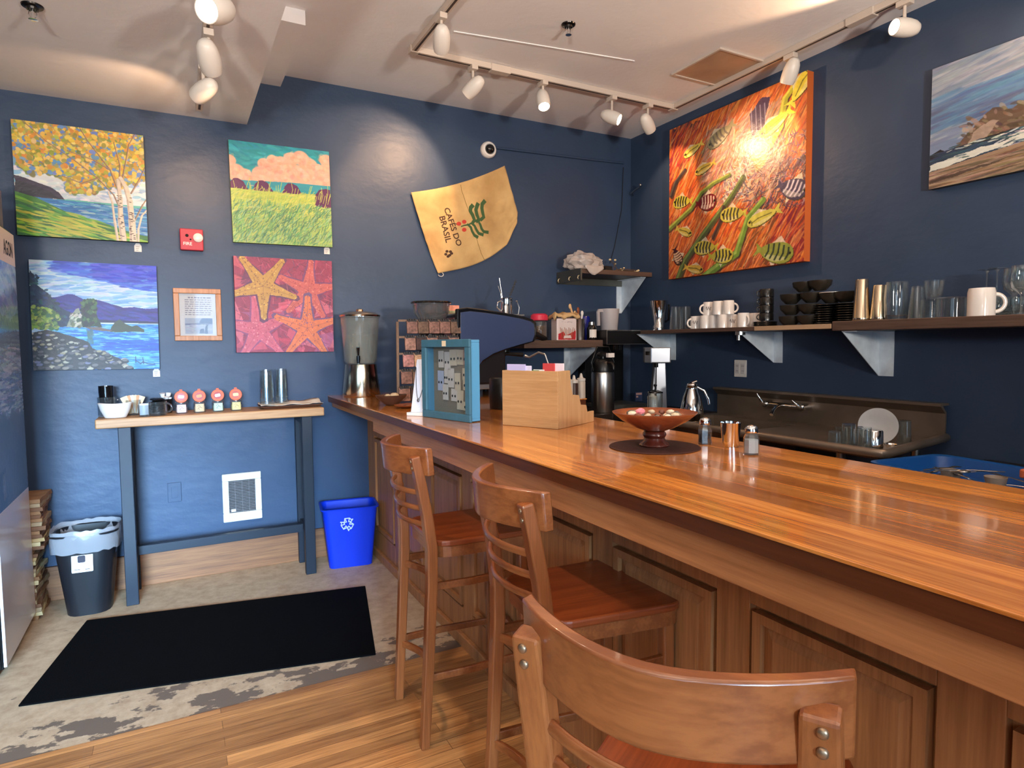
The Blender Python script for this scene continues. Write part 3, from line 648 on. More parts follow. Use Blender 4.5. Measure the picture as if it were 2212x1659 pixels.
def pic_green():
    p = Pic(300, 300, (30,150,165))
    p.dabs(300, (0,1,0,.45), .06, .015, .2, [(30,150,168),(20,135,155),(50,165,180)], .7, seed=1)
    blobs = [(.0,.2,.07),(.06,.3,.09),(.14,.33,.08),(.2,.38,.06),(.33,.2,.07),(.42,.16,.07),(.5,.17,.08),(.6,.12,.08),(.7,.1,.09),(.8,.16,.08),(.28,.3,.08),(.38,.28,.1),(.5,.28,.12),(.62,.27,.13),(.75,.26,.13),(.88,.28,.12),(.97,.2,.09),(.97,.1,.08),(1.0,.3,.1),(.88,.18,.05),(.05,.36,.06)]
    for x, y, r_ in blobs: p.dab(x, y, r_, r_*.9, 0, (232,176,152))
    p.poly([(.25,.25),(1,.2),(1,.36),(.6,.36),(.2,.38)], (232,176,152), 1, .02, 2)
    p.dabs(300, (0,1,.05,.38), .03, .02, .5, [(240,190,165),(222,160,138),(236,200,180),(214,150,130)], .35, dang=1.4, seed=3, cond=lambda x, y: any((x-a)**2+(y-b)**2 < c*c*.7 for a, b, c in blobs))
    p.poly([(0,.385),(.3,.375),(.6,.36),(1,.36),(1,.42),(.5,.43),(0,.42)], (45,150,168), 1, .006, 4)
    p.poly([(0,.46),(.5,.47),(1,.45),(1,1),(0,1)], (152,180,96))
    for x in (.07,.31,.60): p.poly([(x-.1,.475),(x-.075,.405),(x-.04,.37),(x,.365),(x+.05,.39),(x+.1,.47)], (90,28,84), 1, .008, 5)
    p.poly([(.83,.58),(.84,.46),(.88,.41),(.95,.39),(1,.4),(1,.6)], (88,26,82), 1, .008, 6)
    p.poly([(0,.465),(.83,.49),(.83,.58),(0,.5)], (172,196,88)); p.line([(0,.475),(.83,.50)], .008, (205,220,120), .7); p.line([(0,.56),(.5,.575),(1,.6)], .008, (210,222,130), .7)
    p.dabs(900, (0,1,.48,.72), .035, .006, -.7, [(190,205,90),(165,190,80),(215,215,110),(150,185,100)], .7, dang=.6, seed=7, cond=lambda x, y: not (x > .83 and y < .6))
    p.dabs(1600, (0,1,.58,1), .035, .005, -.9, [(120,175,95),(165,195,100),(95,155,100),(75,135,95),(185,200,110),(140,190,140)], .75, dang=.6, seed=8)
    r = np.random.RandomState(9)
    for _ in range(150):
        x = r.uniform(0, 1); y = r.uniform(.66, 1.0); p.line([(x, y), (x+.015, y-.03), (x+.05*r.uniform(.4, 1.2), y-.06)], .005, (60,110,85), .8)
    for _ in range(70):
        x = r.uniform(0, 1); y = r.uniform(.5, .62); p.line([(x, y), (x+.02, y-.07), (x+.06*r.uniform(0, 1), y-.15*r.uniform(.5, 1.1))], .006, (190,205,95), .9)
    p.brush(.05); return p
def star(p, cx, cy, rad, ang, col, edge, spots=None, seed=0, lens=None):
    pts = []
    for k in range(5):
        a = ang+2*PI*k/5; L_ = rad*(lens[k] if lens else 1)
        for da, rr in ((-.63, rad*.30), (-.13, L_*.72), (-.085, L_*.95), (0, L_), (.085, L_*.95), (.13, L_*.72)): pts.append((cx+rr*math.sin(a+da), cy-rr*math.cos(a+da)))
    big = [(cx+(x-cx)*1.05+(.012 if x > cx else -.012), cy+(y-cy)*1.05+(.012 if y > cy else -.012)) for x, y in pts]
    p.poly(big, edge, .9, .01, seed); m = p.poly(pts, col, 1, .01, seed+1)
    r = np.random.RandomState(seed+7)
    for _ in range(420):
        x = cx+r.uniform(-rad, rad); y = cy+r.uniform(-rad, rad); i, j = int(y*p.h), int(x*p.w)
        if 0 <= i < p.h and 0 <= j < p.w and m[i, j]: p.dab(x, y, .009, .006, r.uniform(0, 3), spots[r.randint(len(spots))], .8)
    for k in range(5):
        a = ang+2*PI*k/5; p.line([(cx, cy), (cx+rad*.9*math.sin(a), cy-rad*.9*math.cos(a))], .006, spots[0], .4)
def pic_star():
    p = Pic(300, 300, (150,50,85))
    r = np.random.RandomState(2)
    for _ in range(60):
        x, y = r.uniform(0, 1, 2); s_ = r.uniform(.06, .16); a = [(x+s_*math.cos(t), y+s_*math.sin(t)) for t in np.sort(r.uniform(0, 6.28, 4))]
        c = [(95,40,75),(190,70,95),(160,55,90),(110,50,90),(205,95,110)][r.randint(5)] if y < .45 else [(200,80,110),(215,95,120),(170,90,140),(190,60,90),(225,120,140)][r.randint(5)]
        p.poly(a, c, .75)
    p.dabs(420, (0,1,0,1), .04, .004, 0, [(90,30,60),(230,120,140),(200,80,110),(80,60,110)], .45, dang=3, seed=4)
    star(p, .74, .33, .34, .12, (200,96,92), (120,60,110), [(160,60,70),(235,140,125),(220,110,100)], 10)
    star(p, .22, .76, .36, -.1, (205,96,122), (140,70,120), [(170,60,90),(240,150,160),(190,90,130)], 30)
    star(p, .28, .30, .36, -.62, (196,150,72), (95,50,90), [(120,80,60),(228,196,100),(150,100,60)], 50, [1.05,1,1,1,1.02])
    star(p, .72, .74, .36, .03, (222,120,78), (110,80,130), [(130,70,90),(240,160,110),(230,130,80)], 70)
    p.dabs(60, (.6,.8,.5,.75), .006, .006, 0, [(110,80,130)], .8, seed=5)
    p.brush(.08, 30, 30, 4); return p
def fish(p, x, y, L_, ang, col, stripes, flip=1, belly=(235,230,200), edge=(60,60,30), hh=.42):
    c, q = math.cos(ang), math.sin(ang)
    def T(a, b): a *= flip; return (x+(a*c-b*q)*L_, y+(a*q+b*c)*L_*.84)
    body = [T(.5*math.cos(t), hh*.5*math.sin(t)*(1-.25*math.cos(t)*-1)) for t in np.linspace(0, 2*PI, 24)[:-1]]
    p.poly([T(-.38, 0), T(-.68, -.2), T(-.6, 0), T(-.68, .22)], col)
    p.poly([T(-.3,-.12), T(0,-.34*hh/.42), T(.3,-.2), T(.1,-.1)], belly, .8); p.poly([T(-.2,.12), T(0,.32*hh/.42), T(.15,.16)], belly, .8)
    p.poly([(a+.004, b+.006) for a, b in body], edge, .8); p.poly(body, col)
    p.poly([T(.35*math.cos(t), .05+hh*.36*math.sin(t)) for t in np.linspace(.2, PI-.2, 12)], belly, .45)
    if stripes:
        for k in range(5): a = -.28+.15*k; p.line([T(a, -hh*.42*(1-abs(a))), T(a+.04, 0), T(a, hh*.36*(1-abs(a)))], .011, stripes, .95)
    else: p.line([T(-.35, 0), T(.1, -.04), T(.35, .02)], .006, edge, .6)
    p.line([T(.36,-.1), T(.33,0), T(.36,.1)], .005, edge, .7); p.dab(*T(.4,-.04), .008, .008, 0, (30,30,20))
def pic_fish():
    W_, H_ = 300, 280
    p = Pic(W_, H_, (222,118,50))
    n = vnoise(H_, W_, 6, 6, 3); p.put(np.clip((n-.55)*5, 0, 1), (176,92,48), .7)
    for c, pts in (((60,34,60), [(0,0),(.3,0),(.12,.12),(0,.3)]), ((150,50,60), [(0,.05),(.3,.02),(.2,.2),(0,.35)]), ((70,50,70), [(.6,.55),(1,.3),(1,.85),(.8,.75)]), ((140,36,50), [(.75,.75),(1,.6),(1,1),(.7,1)]), ((120,74,40), [(.55,1),(.6,.72),(.8,.62),(.82,1)]), ((225,96,40), [(.15,.8),(.4,.6),(.5,.7),(.45,1),(.15,1)]), ((230,104,44), [(.15,.4),(.5,.3),(.55,.5),(.2,.65)]), ((214,120,60), [(.72,0),(1,0),(1,.45),(.8,.35)])):
        p.poly(pts, c, .85, .12, 5)
    p.dabs(2600, (0,1,0,1), .05, .005, -.95, [(230,124,54),(205,90,44),(240,160,84),(140,78,52),(245,182,120),(165,60,54),(232,110,44)], .6, dang=.25, seed=6)
    p.dabs(900, (.3,.85,.1,.6), .04, .006, -.8, [(222,170,130),(200,150,140),(180,120,110),(235,200,170),(150,110,90),(160,150,120)], .7, dang=.6, seed=7)
    p.dabs(500, (.6,1,.3,.7), .022, .003, -.6, [(120,90,110),(90,70,95),(190,160,160),(60,50,70)], .7, dang=1.5, seed=8)
    p.dabs(160, (.46,.66,.38,.58), .03, .004, -.5, [(240,232,210),(210,200,190),(130,110,130),(235,215,170)], .8, dang=2, seed=9)
    r = np.random.RandomState(10)
    for _ in range(46):
        x, y = r.uniform(0, 1, 2); p.line([(x, y), (x-.03, y+.07), (x-.09, y+.16)], .004, [(245,215,180),(60,40,50),(235,180,130)][r.randint(3)], .7)
    def weed(pts, w1, c1, c2): p.line([(a+.008, b+.008) for a, b in pts], w1*1.15, (40,40,40), .6, w1*.5); p.line(pts, w1, c1, .95, w1*.6); p.line([(a-.008, b-.006) for a, b in pts], w1*.4, c2, .9, w1*.2)
    weed([(.08,1.02),(.14,.9),(.22,.82),(.33,.72),(.42,.64),(.52,.55),(.6,.46)], .05, (84,96,56), (130,150,80))
    weed([(.0,.66),(.08,.62),(.2,.56),(.28,.48),(.38,.44),(.5,.42)], .034, (120,140,60), (190,200,90))
    weed([(.3,1.02),(.42,.96),(.56,.9),(.6,.8),(.64,.7),(.74,.62)], .05, (110,150,60), (160,190,90))
    weed([(.68,.36),(.78,.32),(.84,.24),(.87,.1),(.96,.02)], .05, (190,190,60), (235,220,90))
    weed([(.02,.44),(.06,.36),(.14,.3)], .03, (70,60,60), (110,100,80)); weed([(.38,.78),(.44,.68),(.46,.6)], .02, (70,50,50), (100,80,70))
    p.poly([(.64,.1),(.72,.04),(.78,.06),(.74,.2),(.66,.24)], (64,48,90), .9, .03, 3)
    for k in range(4): p.line([(.65+.03*k,.08),(.66+.03*k,.22)], .006, (190,180,200), .8)
    fish(p, .20, .19, .15, -.35, (232,205,90), None, -1); fish(p, .30, .33, .15, -.25, (226,190,80), None, -1)
    fish(p, .11, .50, .15, .12, (218,205,70), (50,50,40), -1, hh=.62); fish(p, .33, .55, .15, .1, (120,28,34), (240,215,190), 1, hh=.8)
    fish(p, .14, .70, .14, .5, (214,190,80), None, 1); fish(p, .52, .66, .17, .1, (205,195,80), (60,60,50), -1, hh=.6)
    fish(p, .73, .72, .2, -.3, (205,200,90), None, -1); fish(p, .31, .83, .17, .12, (206,190,70), (40,46,50), -1, hh=.6)
    fish(p, .45, .90, .17, .1, (200,190,70), (40,46,50), 1, hh=.62); fish(p, .23, .955, .15, .3, (222,180,70), None, 1)
    fish(p, .83, .93, .22, .3, (150,160,70), (40,60,50), 1, (236,232,210), hh=.62); fish(p, .08, .86, .13, 1.2, (70,30,36), (225,190,150), 1, hh=.6)
    fish(p, .93, .6, .18, .5, (70,60,90), (220,210,220), 1, hh=.7); fish(p, .80, .22, .2, -.5, (246,222,70), None, -1); fish(p, .97, .06, .2, -1.0, (246,226,80), None, 1)
    fish(p, .42, .17, .2, -.5, (160,150,110), (110,100,90), -1, hh=.5); p.dab(.72, .36, .05, .1, .2, (190,180,90), .7)
    p.brush(.12, 40, 40, 4); return p
def pic_beach():
    p = Pic(330, 300, (120,140,175))
    p.dabs(1800, (0,1,0,.62), .10, .016, -.22, [(158,172,192),(126,146,178),(176,184,198),(112,134,168),(140,152,170)], .45, jc=6, dang=.15, seed=1)
    p.dabs(260, (0,1,.25,.55), .12, .016, -.2, [(96,138,182),(78,116,164),(104,150,188),(92,104,144)], .5, jc=6, dang=.12, seed=2)
    p.poly([(0,.72),(.3,.68),(1,.6),(1,.9),(0,.9)], (40,62,84))
    p.poly([(0,.72),(.06,.69),(.1,.73),(0,.76)], (30,28,36), 1, .01, 3)
    p.poly([(.14,.72),(.2,.62),(.3,.5),(.34,.47),(.42,.52),(.5,.45),(.58,.44),(.66,.54),(.7,.56),(.8,.36),(.92,.28),(1,.3),(1.0,.68),(.4,.70)], (104,86,72), 1, .03, 4)
    p.dabs(420, (.16,1,.3,.7), .03, .012, .7, [(130,108,90),(80,66,58),(150,130,112),(96,80,70),(170,150,140)], .7, dang=.8, seed=5, cond=lambda x, y: y > .47 and x > .18 or (x > .8 and y > .33))
    p.poly([(.2,.70),(.24,.62),(.32,.56),(.36,.58),(.3,.68)], (178,160,148), .8, .03, 6); p.poly([(.14,.73),(.3,.68),(.6,.66),(1,.60),(1,.65),(.5,.70),(.16,.745)], (38,34,40), 1, .01, 7)
    p.dabs(300, (0,1,.66,.8), .06, .006, -.08, [(50,80,104),(30,48,70),(80,110,124),(40,66,90)], .8, dang=.1, seed=8, cond=lambda x, y: y > .72-.1*x)
    p.poly([(0,.80),(.2,.76),(.4,.74),(.55,.70),(1,.66),(1,.72),(.6,.76),(.3,.80),(.0,.86)], (222,228,222), 1, .03, 9)
    p.dabs(90, (.1,1,.68,.8), .03, .006, -.1, [(60,90,104),(235,238,232),(190,205,205)], .8, dang=.3, seed=10)
    p.poly([(0,.86),(.3,.81),(.6,.77),(1,.73),(1,1),(0,1)], (158,134,112))
    p.dabs(700, (0,1,.76,1), .1, .007, -.1, [(170,146,122),(140,116,94),(184,162,140),(120,98,80),(90,74,64)], .6, dang=.08, seed=11, cond=lambda x, y: y > .88-.12*x)
    p.poly([(0,.93),(.15,.91),(.4,.88),(.3,.91),(0,.96)], (70,56,52), .8, .02, 12); p.brush(.06); return p

canvas('landscape_painting', 'painting of yellow-leaved birch trees above a green hill and water', pic_birch(), .597, .597, .035, (-3.811, -.001, 2.295), (0, R(.0), 0), (36,52,40))
canvas('seascape_painting', 'blue painting of a rocky bay with sea stacks and purple mountains', pic_bay(), .592, .592, .03, (-3.776, -.001, 1.572), (0, R(.6), 0), (50,90,130))
canvas('meadow_painting', 'painting of pink clouds over purple mounds in a green meadow', pic_green(), .592, .606, .03, (-2.771, -.001, 2.336), (0, R(-.6), 0), (110,130,60))
canvas('starfish_painting', 'pink and purple painting of four starfish beside the water dispenser', pic_star(), .585, .585, .045, (-2.776, -.001, 1.652), (0, R(.2), 0), (120,40,66))
canvas('fish_painting', 'large orange painting of striped fish among sea weeds on the right wall', pic_fish(), 1.17, 1.112, .055, (-.001, -1.113, 2.433), (0, 0, -PI/2), (196,98,44), .3)
canvas('beach_painting', 'painting of sea rocks and surf on a beach, cut by the right edge', pic_beach(), .82, .585, .038, (-.001, -2.80, 2.443), (0, 0, -PI/2), (60,60,66))

# small price tags, framed page
ink = mat('grey_ink', (70,66,80), .8)
for (u, v), lab in (((298,535), 'small white price tag under the birch painting'), ((706,541), 'small white price tag under the meadow painting'), ((338,805), 'small white price tag under the blue bay painting')):
    q = at(u, v, 'y', -.002); t = thing('price_tag', lab, 'price tag', q, 0, 'price tags under the paintings')
    bm = NB(); prism(bm, [(-.018,-.024),(.018,-.024),(.018,.01),(.009,.024),(-.009,.024),(-.018,.01)], 'y', -.003, 0); obj('card', bm, paper, t)
    bm = NB()
    for k in range(3): box(bm, -.010, .008-k*.003, -.0042, -.0034, .004-k*.010, .0055-k*.010)
    obj('handwriting', bm, ink, t)
fr = thing('picture_frame', 'carved wooden frame with a printed page and a beach photograph', 'frame', (-3.271, -.001, 1.589))
frw = wood('carved_frame_wood', (150,98,62), (205,150,108), .45, 'z', 2.0)
bm = NB(); w, h = .128, .155
for x0, x1, z0, z1 in ((-w,w,h-.03,h),(-w,w,-h,-h+.03),(-w,-w+.03,-h+.03,h-.03),(w-.03,w,-h+.03,h-.03)): box(bm, x0, x1, -.02, 0, z0, z1)
obj('frame', bm, frw, fr, bev=.004)
bm = NB(); box(bm, -w+.029, w-.029, -.008, -.002, -h+.029, h-.029); obj('page', bm, paper, fr)
pp = Pic(60, 38, (180,186,200)); pp.poly([(0,.35),(1,.3),(1,.42),(0,.45)], (120,126,160)); pp.poly([(.5,.3),(.62,0),(1,0),(1,.34)], (84,96,140)); pp.dabs(120, (0,1,.4,1), .08, .03, 0, [(190,194,208),(170,176,196),(205,208,218)], .7); pp.poly([(.5,1),(.55,.7),(.66,.66),(.7,.95)], (80,86,120), 1, .05); pp.poly([(.7,1),(.72,.7),(.78,.4),(.83,.42),(.8,.75),(.82,1)], (70,78,116), 1, .05)
f2 = paint_face('photograph', pp, .148, .093, fr, -.0088); f2.location = (0.003, 0, -.067)
bm = NB(); r_ = random.Random(4)
for k in range(9):
    z = .098-k*.0125; x = -.068
    while x < .072:
        l = r_.uniform(.008, .024)
        if k == 0: x = max(x, -.05)
        if k == 0 and x > .05: break
        box(bm, x, min(x+l, .075), -.0088, -.0082, z, z+(.0045 if k else .007)); x += l+.005
obj('printed_lines', bm, mat('pale_print', (140,136,150), .8), fr)
bm = NB(); box(bm, -w+.03, w-.03, -.0115, -.0105, -h+.03, h-.03); obj('glass_pane', bm, thin_glass('frame_glass', (246,248,250), .4, .04), fr)
# ------------------------------------------------------------------ bar stools
stw = wood('warm_stool_beech', (122,64,31), (148,83,42), .3, 'z', 1.0, coat=.35, grain=.15)
stx = wood('warm_stool_beech_cross', (122,64,31), (146,82,42), .3, 'y', .7, coat=.35, grain=.10)
seatw = wood('reddish_stool_seat', (112,48,22), (150,72,34), .28, 'x', .9, (1.2,.07,.0006,.35), coat=.4, grain=.3)
bolt = mat('bronze_bolt', (150,120,92), .35, .8)
def stool(x, y, rz, label):
    t = thing('bar_stool', label, 'bar stool', (x, y, 0), rz, 'wooden slat-back bar stools at the counter')
    # seat: rounded, slightly wider in front
    def outline(k):
        return [(a, b*(.93+.07*(a+.2)/.4)) for a, b in rrect(-.185+k, .205-k, -.190+k, .190-k, .055, 6)]
    bm = NB(); prism(bm, outline(0), 'z', .700, .722); obj('seat', bm, seatw, t, bev=.006)
    bm = NB(); o1 = outline(.006); i1 = outline(.028); n = len(o1)
    lv = [[bm.verts.new((p[0], p[1], z)) for p in q] for q, z in ((o1,.662),(o1,.6995),(i1,.6995),(i1,.662))]
    for a, b in ((0,1),(1,2),(2,3),(3,0)):
        for k in range(n): bm.faces.new((lv[a][k], lv[a][(k+1) % n], lv[b][(k+1) % n], lv[b][k]))
    obj('seat_frame', bm, stx, t)
    for s in (-1, 1):
        bm = NB(); sweep(bm, [(-.232,s*.170,0),(-.213,s*.172,.30),(-.197,s*.173,.60),(-.197,s*.173,.70),(-.210,s*.170,.82),(-.232,s*.171,.94),(-.250,s*.171,1.025)], [.032,.034,.036,.036,.035,.034,.032], [.030,.036,.040,.044,.044,.044,.040], (0,1,0))
        obj('back_post', bm, stw, t, bev=.005)
        bm = NB(); sweep(bm, [(.160,s*.163,0),(.158,s*.160,.35),(.155,s*.158,.665)], [.026,.030,.034], [.026,.030,.034], (1,0,0)); obj('leg', bm, stw, t, bev=.005)
    # curved top rail in front of the posts, bulging backwards
    bm = NB(); rows = []
    for lvl, (z, dx) in enumerate(((.958,0),(.985,-.002),(1.03,-.006),(1.053,-.009))):
        row = []
        for k in range(17):
            a = -1+k/8; yy = a*.199; xx = -.186-.100*(1-abs(a)**1.8)+dx
            row.append((xx, yy, z))
        rows.append(row)
    th = .024; F_ = [[bm.verts.new(p) for p in r] for r in rows]; B_ = [[bm.verts.new((p[0]-th, p[1]*(1+.012), p[2])) for p in r] for r in rows]
    for g in (F_, B_):
        for a, b in zip(g, g[1:]):
            for k in range(16): bm.faces.new((a[k], a[k+1], b[k+1], b[k]))
    for r in (0, -1):
        for k in range(16): bm.faces.new((F_[r][k], F_[r][k+1], B_[r][k+1], B_[r][k]))
    for k in (0, 16):
        for a in range(3): bm.faces.new((F_[a][k], F_[a+1][k], B_[a+1][k], B_[a][k]))
    obj('top_rail', bm, stx, t, bev=.004, smooth=40)
    for z, dx in ((.895,-.224),(.838,-.212),(.782,-.203)):
        bm = NB(); tube(bm, [(dx+.004-.055*(1-(k/6-1)**2), (k/6-1)*.170, z) for k in range(13)], .0075, 8, 1.35); obj('back_rod', bm, stx, t, smooth=60)
    for s in (-1, 1):
        for z in (.985, 1.008):
            bm = NB(); ball(bm, (-.2635+(.004 if z < 1 else 0), s*.174, z), .0065, .6, 1, 1, 10); obj('bolt', bm, bolt, t, smooth=60, label='bronze bolt head')
    for z, r in ((.565,.011),(.245,.012)):
        for s in (-1, 1):
            bm = NB(); sweep(bm, [(-.205-.01*(z < .3),s*.166,z),(-.05,s*.172,z),(.158,s*.161,z)], .016, .026); obj('side_stretcher', bm, stx, t, bev=.003)
    for z, x0, d in ((.565,-.195,-.05),(.245,-.213,-.05)):
        bm = NB(); sweep(bm, [(x0-d*(1-(k/5-1)**2), (k/5-1)*.16, z-.02) for k in range(11)], .014, .026); obj('back_stretcher', bm, stx, t, bev=.003)
    bm = NB(); sweep(bm, [(.16,-.155,.30),(.17,0,.30),(.16,.155,.30)], .02, .028); obj('foot_rail', bm, stx, t, bev=.003)
    return t
stool(-2.450, -2.07, R(-2.9), 'wooden bar stool furthest from the viewer, nearest the recycling bin')
stool(-2.422, -2.815, R(-6.8), 'middle wooden bar stool with its reddish seat in full view')
stool(-2.708, -3.556, R(30.4), 'nearest wooden bar stool turned sideways at the bottom of the photo')

# ------------------------------------------------------------------ things on the floor at the left
navy = mat('navy_steel_paint', (24,30,42), .45, .2)
tw = wood('oak_console_top', (146,98,58), (206,160,112), .45, 'x', 1.1)
ct = thing('console_table', 'narrow console table with oak top and navy steel legs', 'console table', (-3.2,-.17,0)); co_ = (-3.2,-.17,0)
bm = NB(); box(bm, -3.785, -2.612, -.32, -.026, .972, 1.022); O('table_top', bm, tw, ct, co_, bev=.006)
for x in (-3.655, -2.715):
    for y in (-.295, -.055):
        bm = NB(); box(bm, x-.03, x+.03, y-.02, y+.02, 0, .972); O('leg', bm, navy, ct, co_, bev=.003)
    bm = NB(); box(bm, x-.03, x+.03, -.275, -.075, .93, .971); box(bm, x-.02, x+.02, -.275, -.075, .25, .29); O('leg_brace', bm, navy, ct, co_)
bm = NB(); box(bm, -3.635, -2.735, -.19, -.155, .235, .285); O('stretcher', bm, navy, ct, co_, bev=.002)

rb = thing('recycling_bin', 'blue plastic recycling bin with white recycling symbol beside the bar', 'recycling bin', (-2.455,-.215,0), R(-8))
bluep = mat('blue_bin_plastic', (10,52,200), .38)
def tubbin(bm, w, d, w2, d2, h, th, r=.03):
    """open tapered tub: bottom w x d, top w2 x d2"""
    def ring(W, D, z, k=0): return [bm.verts.new((a, b, z)) for a, b in rrect(-W/2+k, W/2-k, -D/2+k, D/2-k, r, 4)]
    L_ = [ring(w, d, 0), ring(w2, d2, h-.012), ring(w2+.022, d2+.022, h-.010), ring(w2+.024, d2+.024, h-.002), ring(w2+.01, d2+.01, h), ring(w2-2*th, d2-2*th, h-.006), ring(w-2*th, d-2*th, th)]
    n = len(L_[0])
    for a, b in zip(L_, L_[1:]):
        for k in range(n): bm.faces.new((a[k], a[(k+1) % n], b[(k+1) % n], b[k]))
    bm.faces.new(L_[0][::-1]); bm.faces.new(L_[-1])
bm = NB(); tubbin(bm, .265, .19, .335, .24, .385, .004, .035); obj('bin_body', bm, bluep, rb, smooth=40)
bm = NB()
for k in range(3):   # three folded arrows in a triangle
    a0 = R(90+120*k)
    def W2(r, a): return (r*math.cos(a), r*math.sin(a))
    def band(pts, wd=.0055):
        for p, q in zip(pts, pts[1:]):
            d = Vector((q[0]-p[0], q[1]-p[1])); d = d.normalized() if d.length else Vector((1,0)); nn_ = Vector((-d.y, d.x))*wd/2; e_ = d*wd/3
            prism(bm, [(p[0]+nn_.x-e_.x, p[1]+nn_.y-e_.y), (q[0]+nn_.x+e_.x, q[1]+nn_.y+e_.y), (q[0]-nn_.x+e_.x, q[1]-nn_.y+e_.y), (p[0]-nn_.x-e_.x, p[1]-nn_.y-e_.y)], 'y', -.0012, 0)
    c1, c2, c3, c4, c5 = W2(.038, a0+R(22)), W2(.038, a0-R(22)), W2(.036, a0-R(52)), W2(.016, a0-R(30)), W2(.021, a0+R(58))
    band([c5, c1, c2, c3]); band([c5, W2(.014, a0+R(20)), c1]); band([c2, c4, W2(.026, a0-R(60)), c3]); band([W2(.043, a0-R(50)), W2(.024, a0-R(62))], .007)
o = obj('recycling_symbol', bm, mat('symbol_white', (205,218,250), .5), rb); o.location = (-.022, -.1225, .285); o.rotation_euler = (R(-3.8), 0, 0)

tb = thing('trash_can', 'black waste bin with a clear liner folded over its rim', 'trash can', (-3.852,-.250,0), R(-4))
bm = NB(); tubbin(bm, .20, .18, .285, .25, .44, .004, .07); obj('bin_body', bm, mat('black_bin_plastic', (20,21,26), .42), tb, smooth=40)
lin = mat('cloudy_liner', (225,225,232), .25, trans=.55, alpha=.62, bump=.5, bscale=14)
bm = NB(); n = 44; rings = []
for W_, D_, z, w_ in ((.262,.226,.30,.002),(.278,.243,.40,.003),(.296,.262,.452,.005),(.308,.274,.458,.005),(.318,.284,.440,.007),(.318,.284,.39,.009),(.310,.275,.345,.006)):
    ring = []
    for k in range(n):
        a = 2*PI*k/n; c, q = math.cos(a), math.sin(a); e = (abs(c)**3.2+abs(q)**3.2)**(-1/3.2); wr = 1+random.uniform(-1, 1)*w_*3
        ring.append(bm.verts.new((W_/2*c*e*wr, D_/2*q*e*wr, z+random.uniform(-1, 1)*w_)))
    rings.append(ring)
for a, b in zip(rings, rings[1:]):
    for k in range(n): bm.faces.new((a[k], a[(k+1) % n], b[(k+1) % n], b[k]))
obj('bin_liner', bm, lin, tb, smooth=60, label='clear plastic liner')
bm = NB(); prism(bm, rrect(-.047, .047, -.05, .05, .004, 2), 'y', -.001, 0); o = obj('sticker', bm, paper, tb); o.location = (-.005, -.119, .292); o.rotation_euler = (R(-4.6), 0, 0)
bm = NB(); prism(bm, rrect(-.02, .014, .0, .036, .006, 2), 'y', -.0022, -.0012); box(bm, -.036, -.01, -.0022, -.0012, -.036, -.033); box(bm, .012, .032, -.0022, -.0012, -.038, -.035); obj('printed_marks', bm, mat('dark_print', (50,46,58), .7), o)

mt = NB(); q = [(-3.852,-.432),(-2.482,-.683),(-2.655,-1.503),(-3.995,-1.222)]; prism(mt, q, 'z', .001, .009)
tag(obj('floor_mat', mt, mat('black_mat_pile', (5,4,5), .95, 0, .1, bump=.6, bscale=300), bev=.003), 'large black rubber-backed mat on the concrete floor', 'floor mat')
# stack of flattened folded bundles leaning between cooler and wall
papers = [mat('kraft_%d' % k, c, .8, var=.25, vscale=18) for k, c in enumerate(((150,110,76),(186,156,108),(120,84,60),(206,186,140),(164,140,108)))]
z = .001
for k in range(31):
    h = random.uniform(.018, .024); up_ = z > .36; lx = .15 if up_ else .115
    b = NB(); wx = lx*random.uniform(.92, 1.03)
    n = 9; ys_ = [(-.13+.26*i/(n-1)) for i in range(n)]
    top = []; 
    for zz in (0.0, h*.92):
        top.append([[b.verts.new((xx+random.uniform(-.003,.003), yy, zz+.003*math.sin(i*1.7+k)*(1 if 0 < i < n-1 else 0))) for xx in (-.10, -.10+wx*.5, -.10+wx)] for i, yy in enumerate(ys_)])
    lo, hi = top
    for g in (lo, hi):
        for i in range(n-1):
            for j in range(2): b.faces.new((g[i][j], g[i+1][j], g[i+1][j+1], g[i][j+1]))
    for i in range(n-1):
        for j in (0, 2): b.faces.new((lo[i][j], lo[i+1][j], hi[i+1][j], hi[i][j]))
    for i in (0, n-1):
        for j in range(2): b.faces.new((lo[i][j], lo[i][j+1], hi[i][j+1], hi[i][j]))
    o = obj('folded_bag', b, papers[(k*2+random.randint(0, 1)) % 5]); o.location = (-4.085+.004*math.sin(k*.9), -.155, z); o.rotation_euler = (0, 0, R(random.uniform(-4, 4)))
    tag(o, 'flattened brown bag in the tall stack between cooler and waste bin', 'paper bag', 'stack of flattened bags by the waste bin'); z += h

# drinks cooler whose printed side shows at the left edge
fz = thing('drinks_cooler', 'tall drinks cooler with a sea picture and black lettering on its side', 'cooler', (-4.40,-.66,0)); fo2 = (-4.40,-.66,0)
pwhite = mat('cooler_white_panel', (208,206,214), .3, coat=.4)
bm = NB(); box(bm, -4.72, -4.092, -.93, -.305, .04, 1.97); O('cabinet', bm, blackm, fz, fo2, bev=.004)
bm = NB(); box(bm, -4.0915, -4.081, -.93, -.300, .05, .70); O('side_panel', bm, pwhite, fz, fo2, label='white lower side panel')
bm = NB(); box(bm, -4.0915, -4.081, -.93, -.300, 1.80, 1.955); O('sign_band', bm, mat('cooler_sign_cream', (222,208,198), .5), fz, fo2, label='cream band with lettering')
bm = NB(); box(bm, -4.72, -4.095, -.93, -.43, 1.97, 2.14); O('header', bm, mat('cooler_header_violet', (92,82,104), .5, var=.4, vscale=12), fz, fo2)
bm = NB(); box(bm, -4.72, -4.10, -.955, -.931, .05, 1.95); O('door', bm, black, fz, fo2)
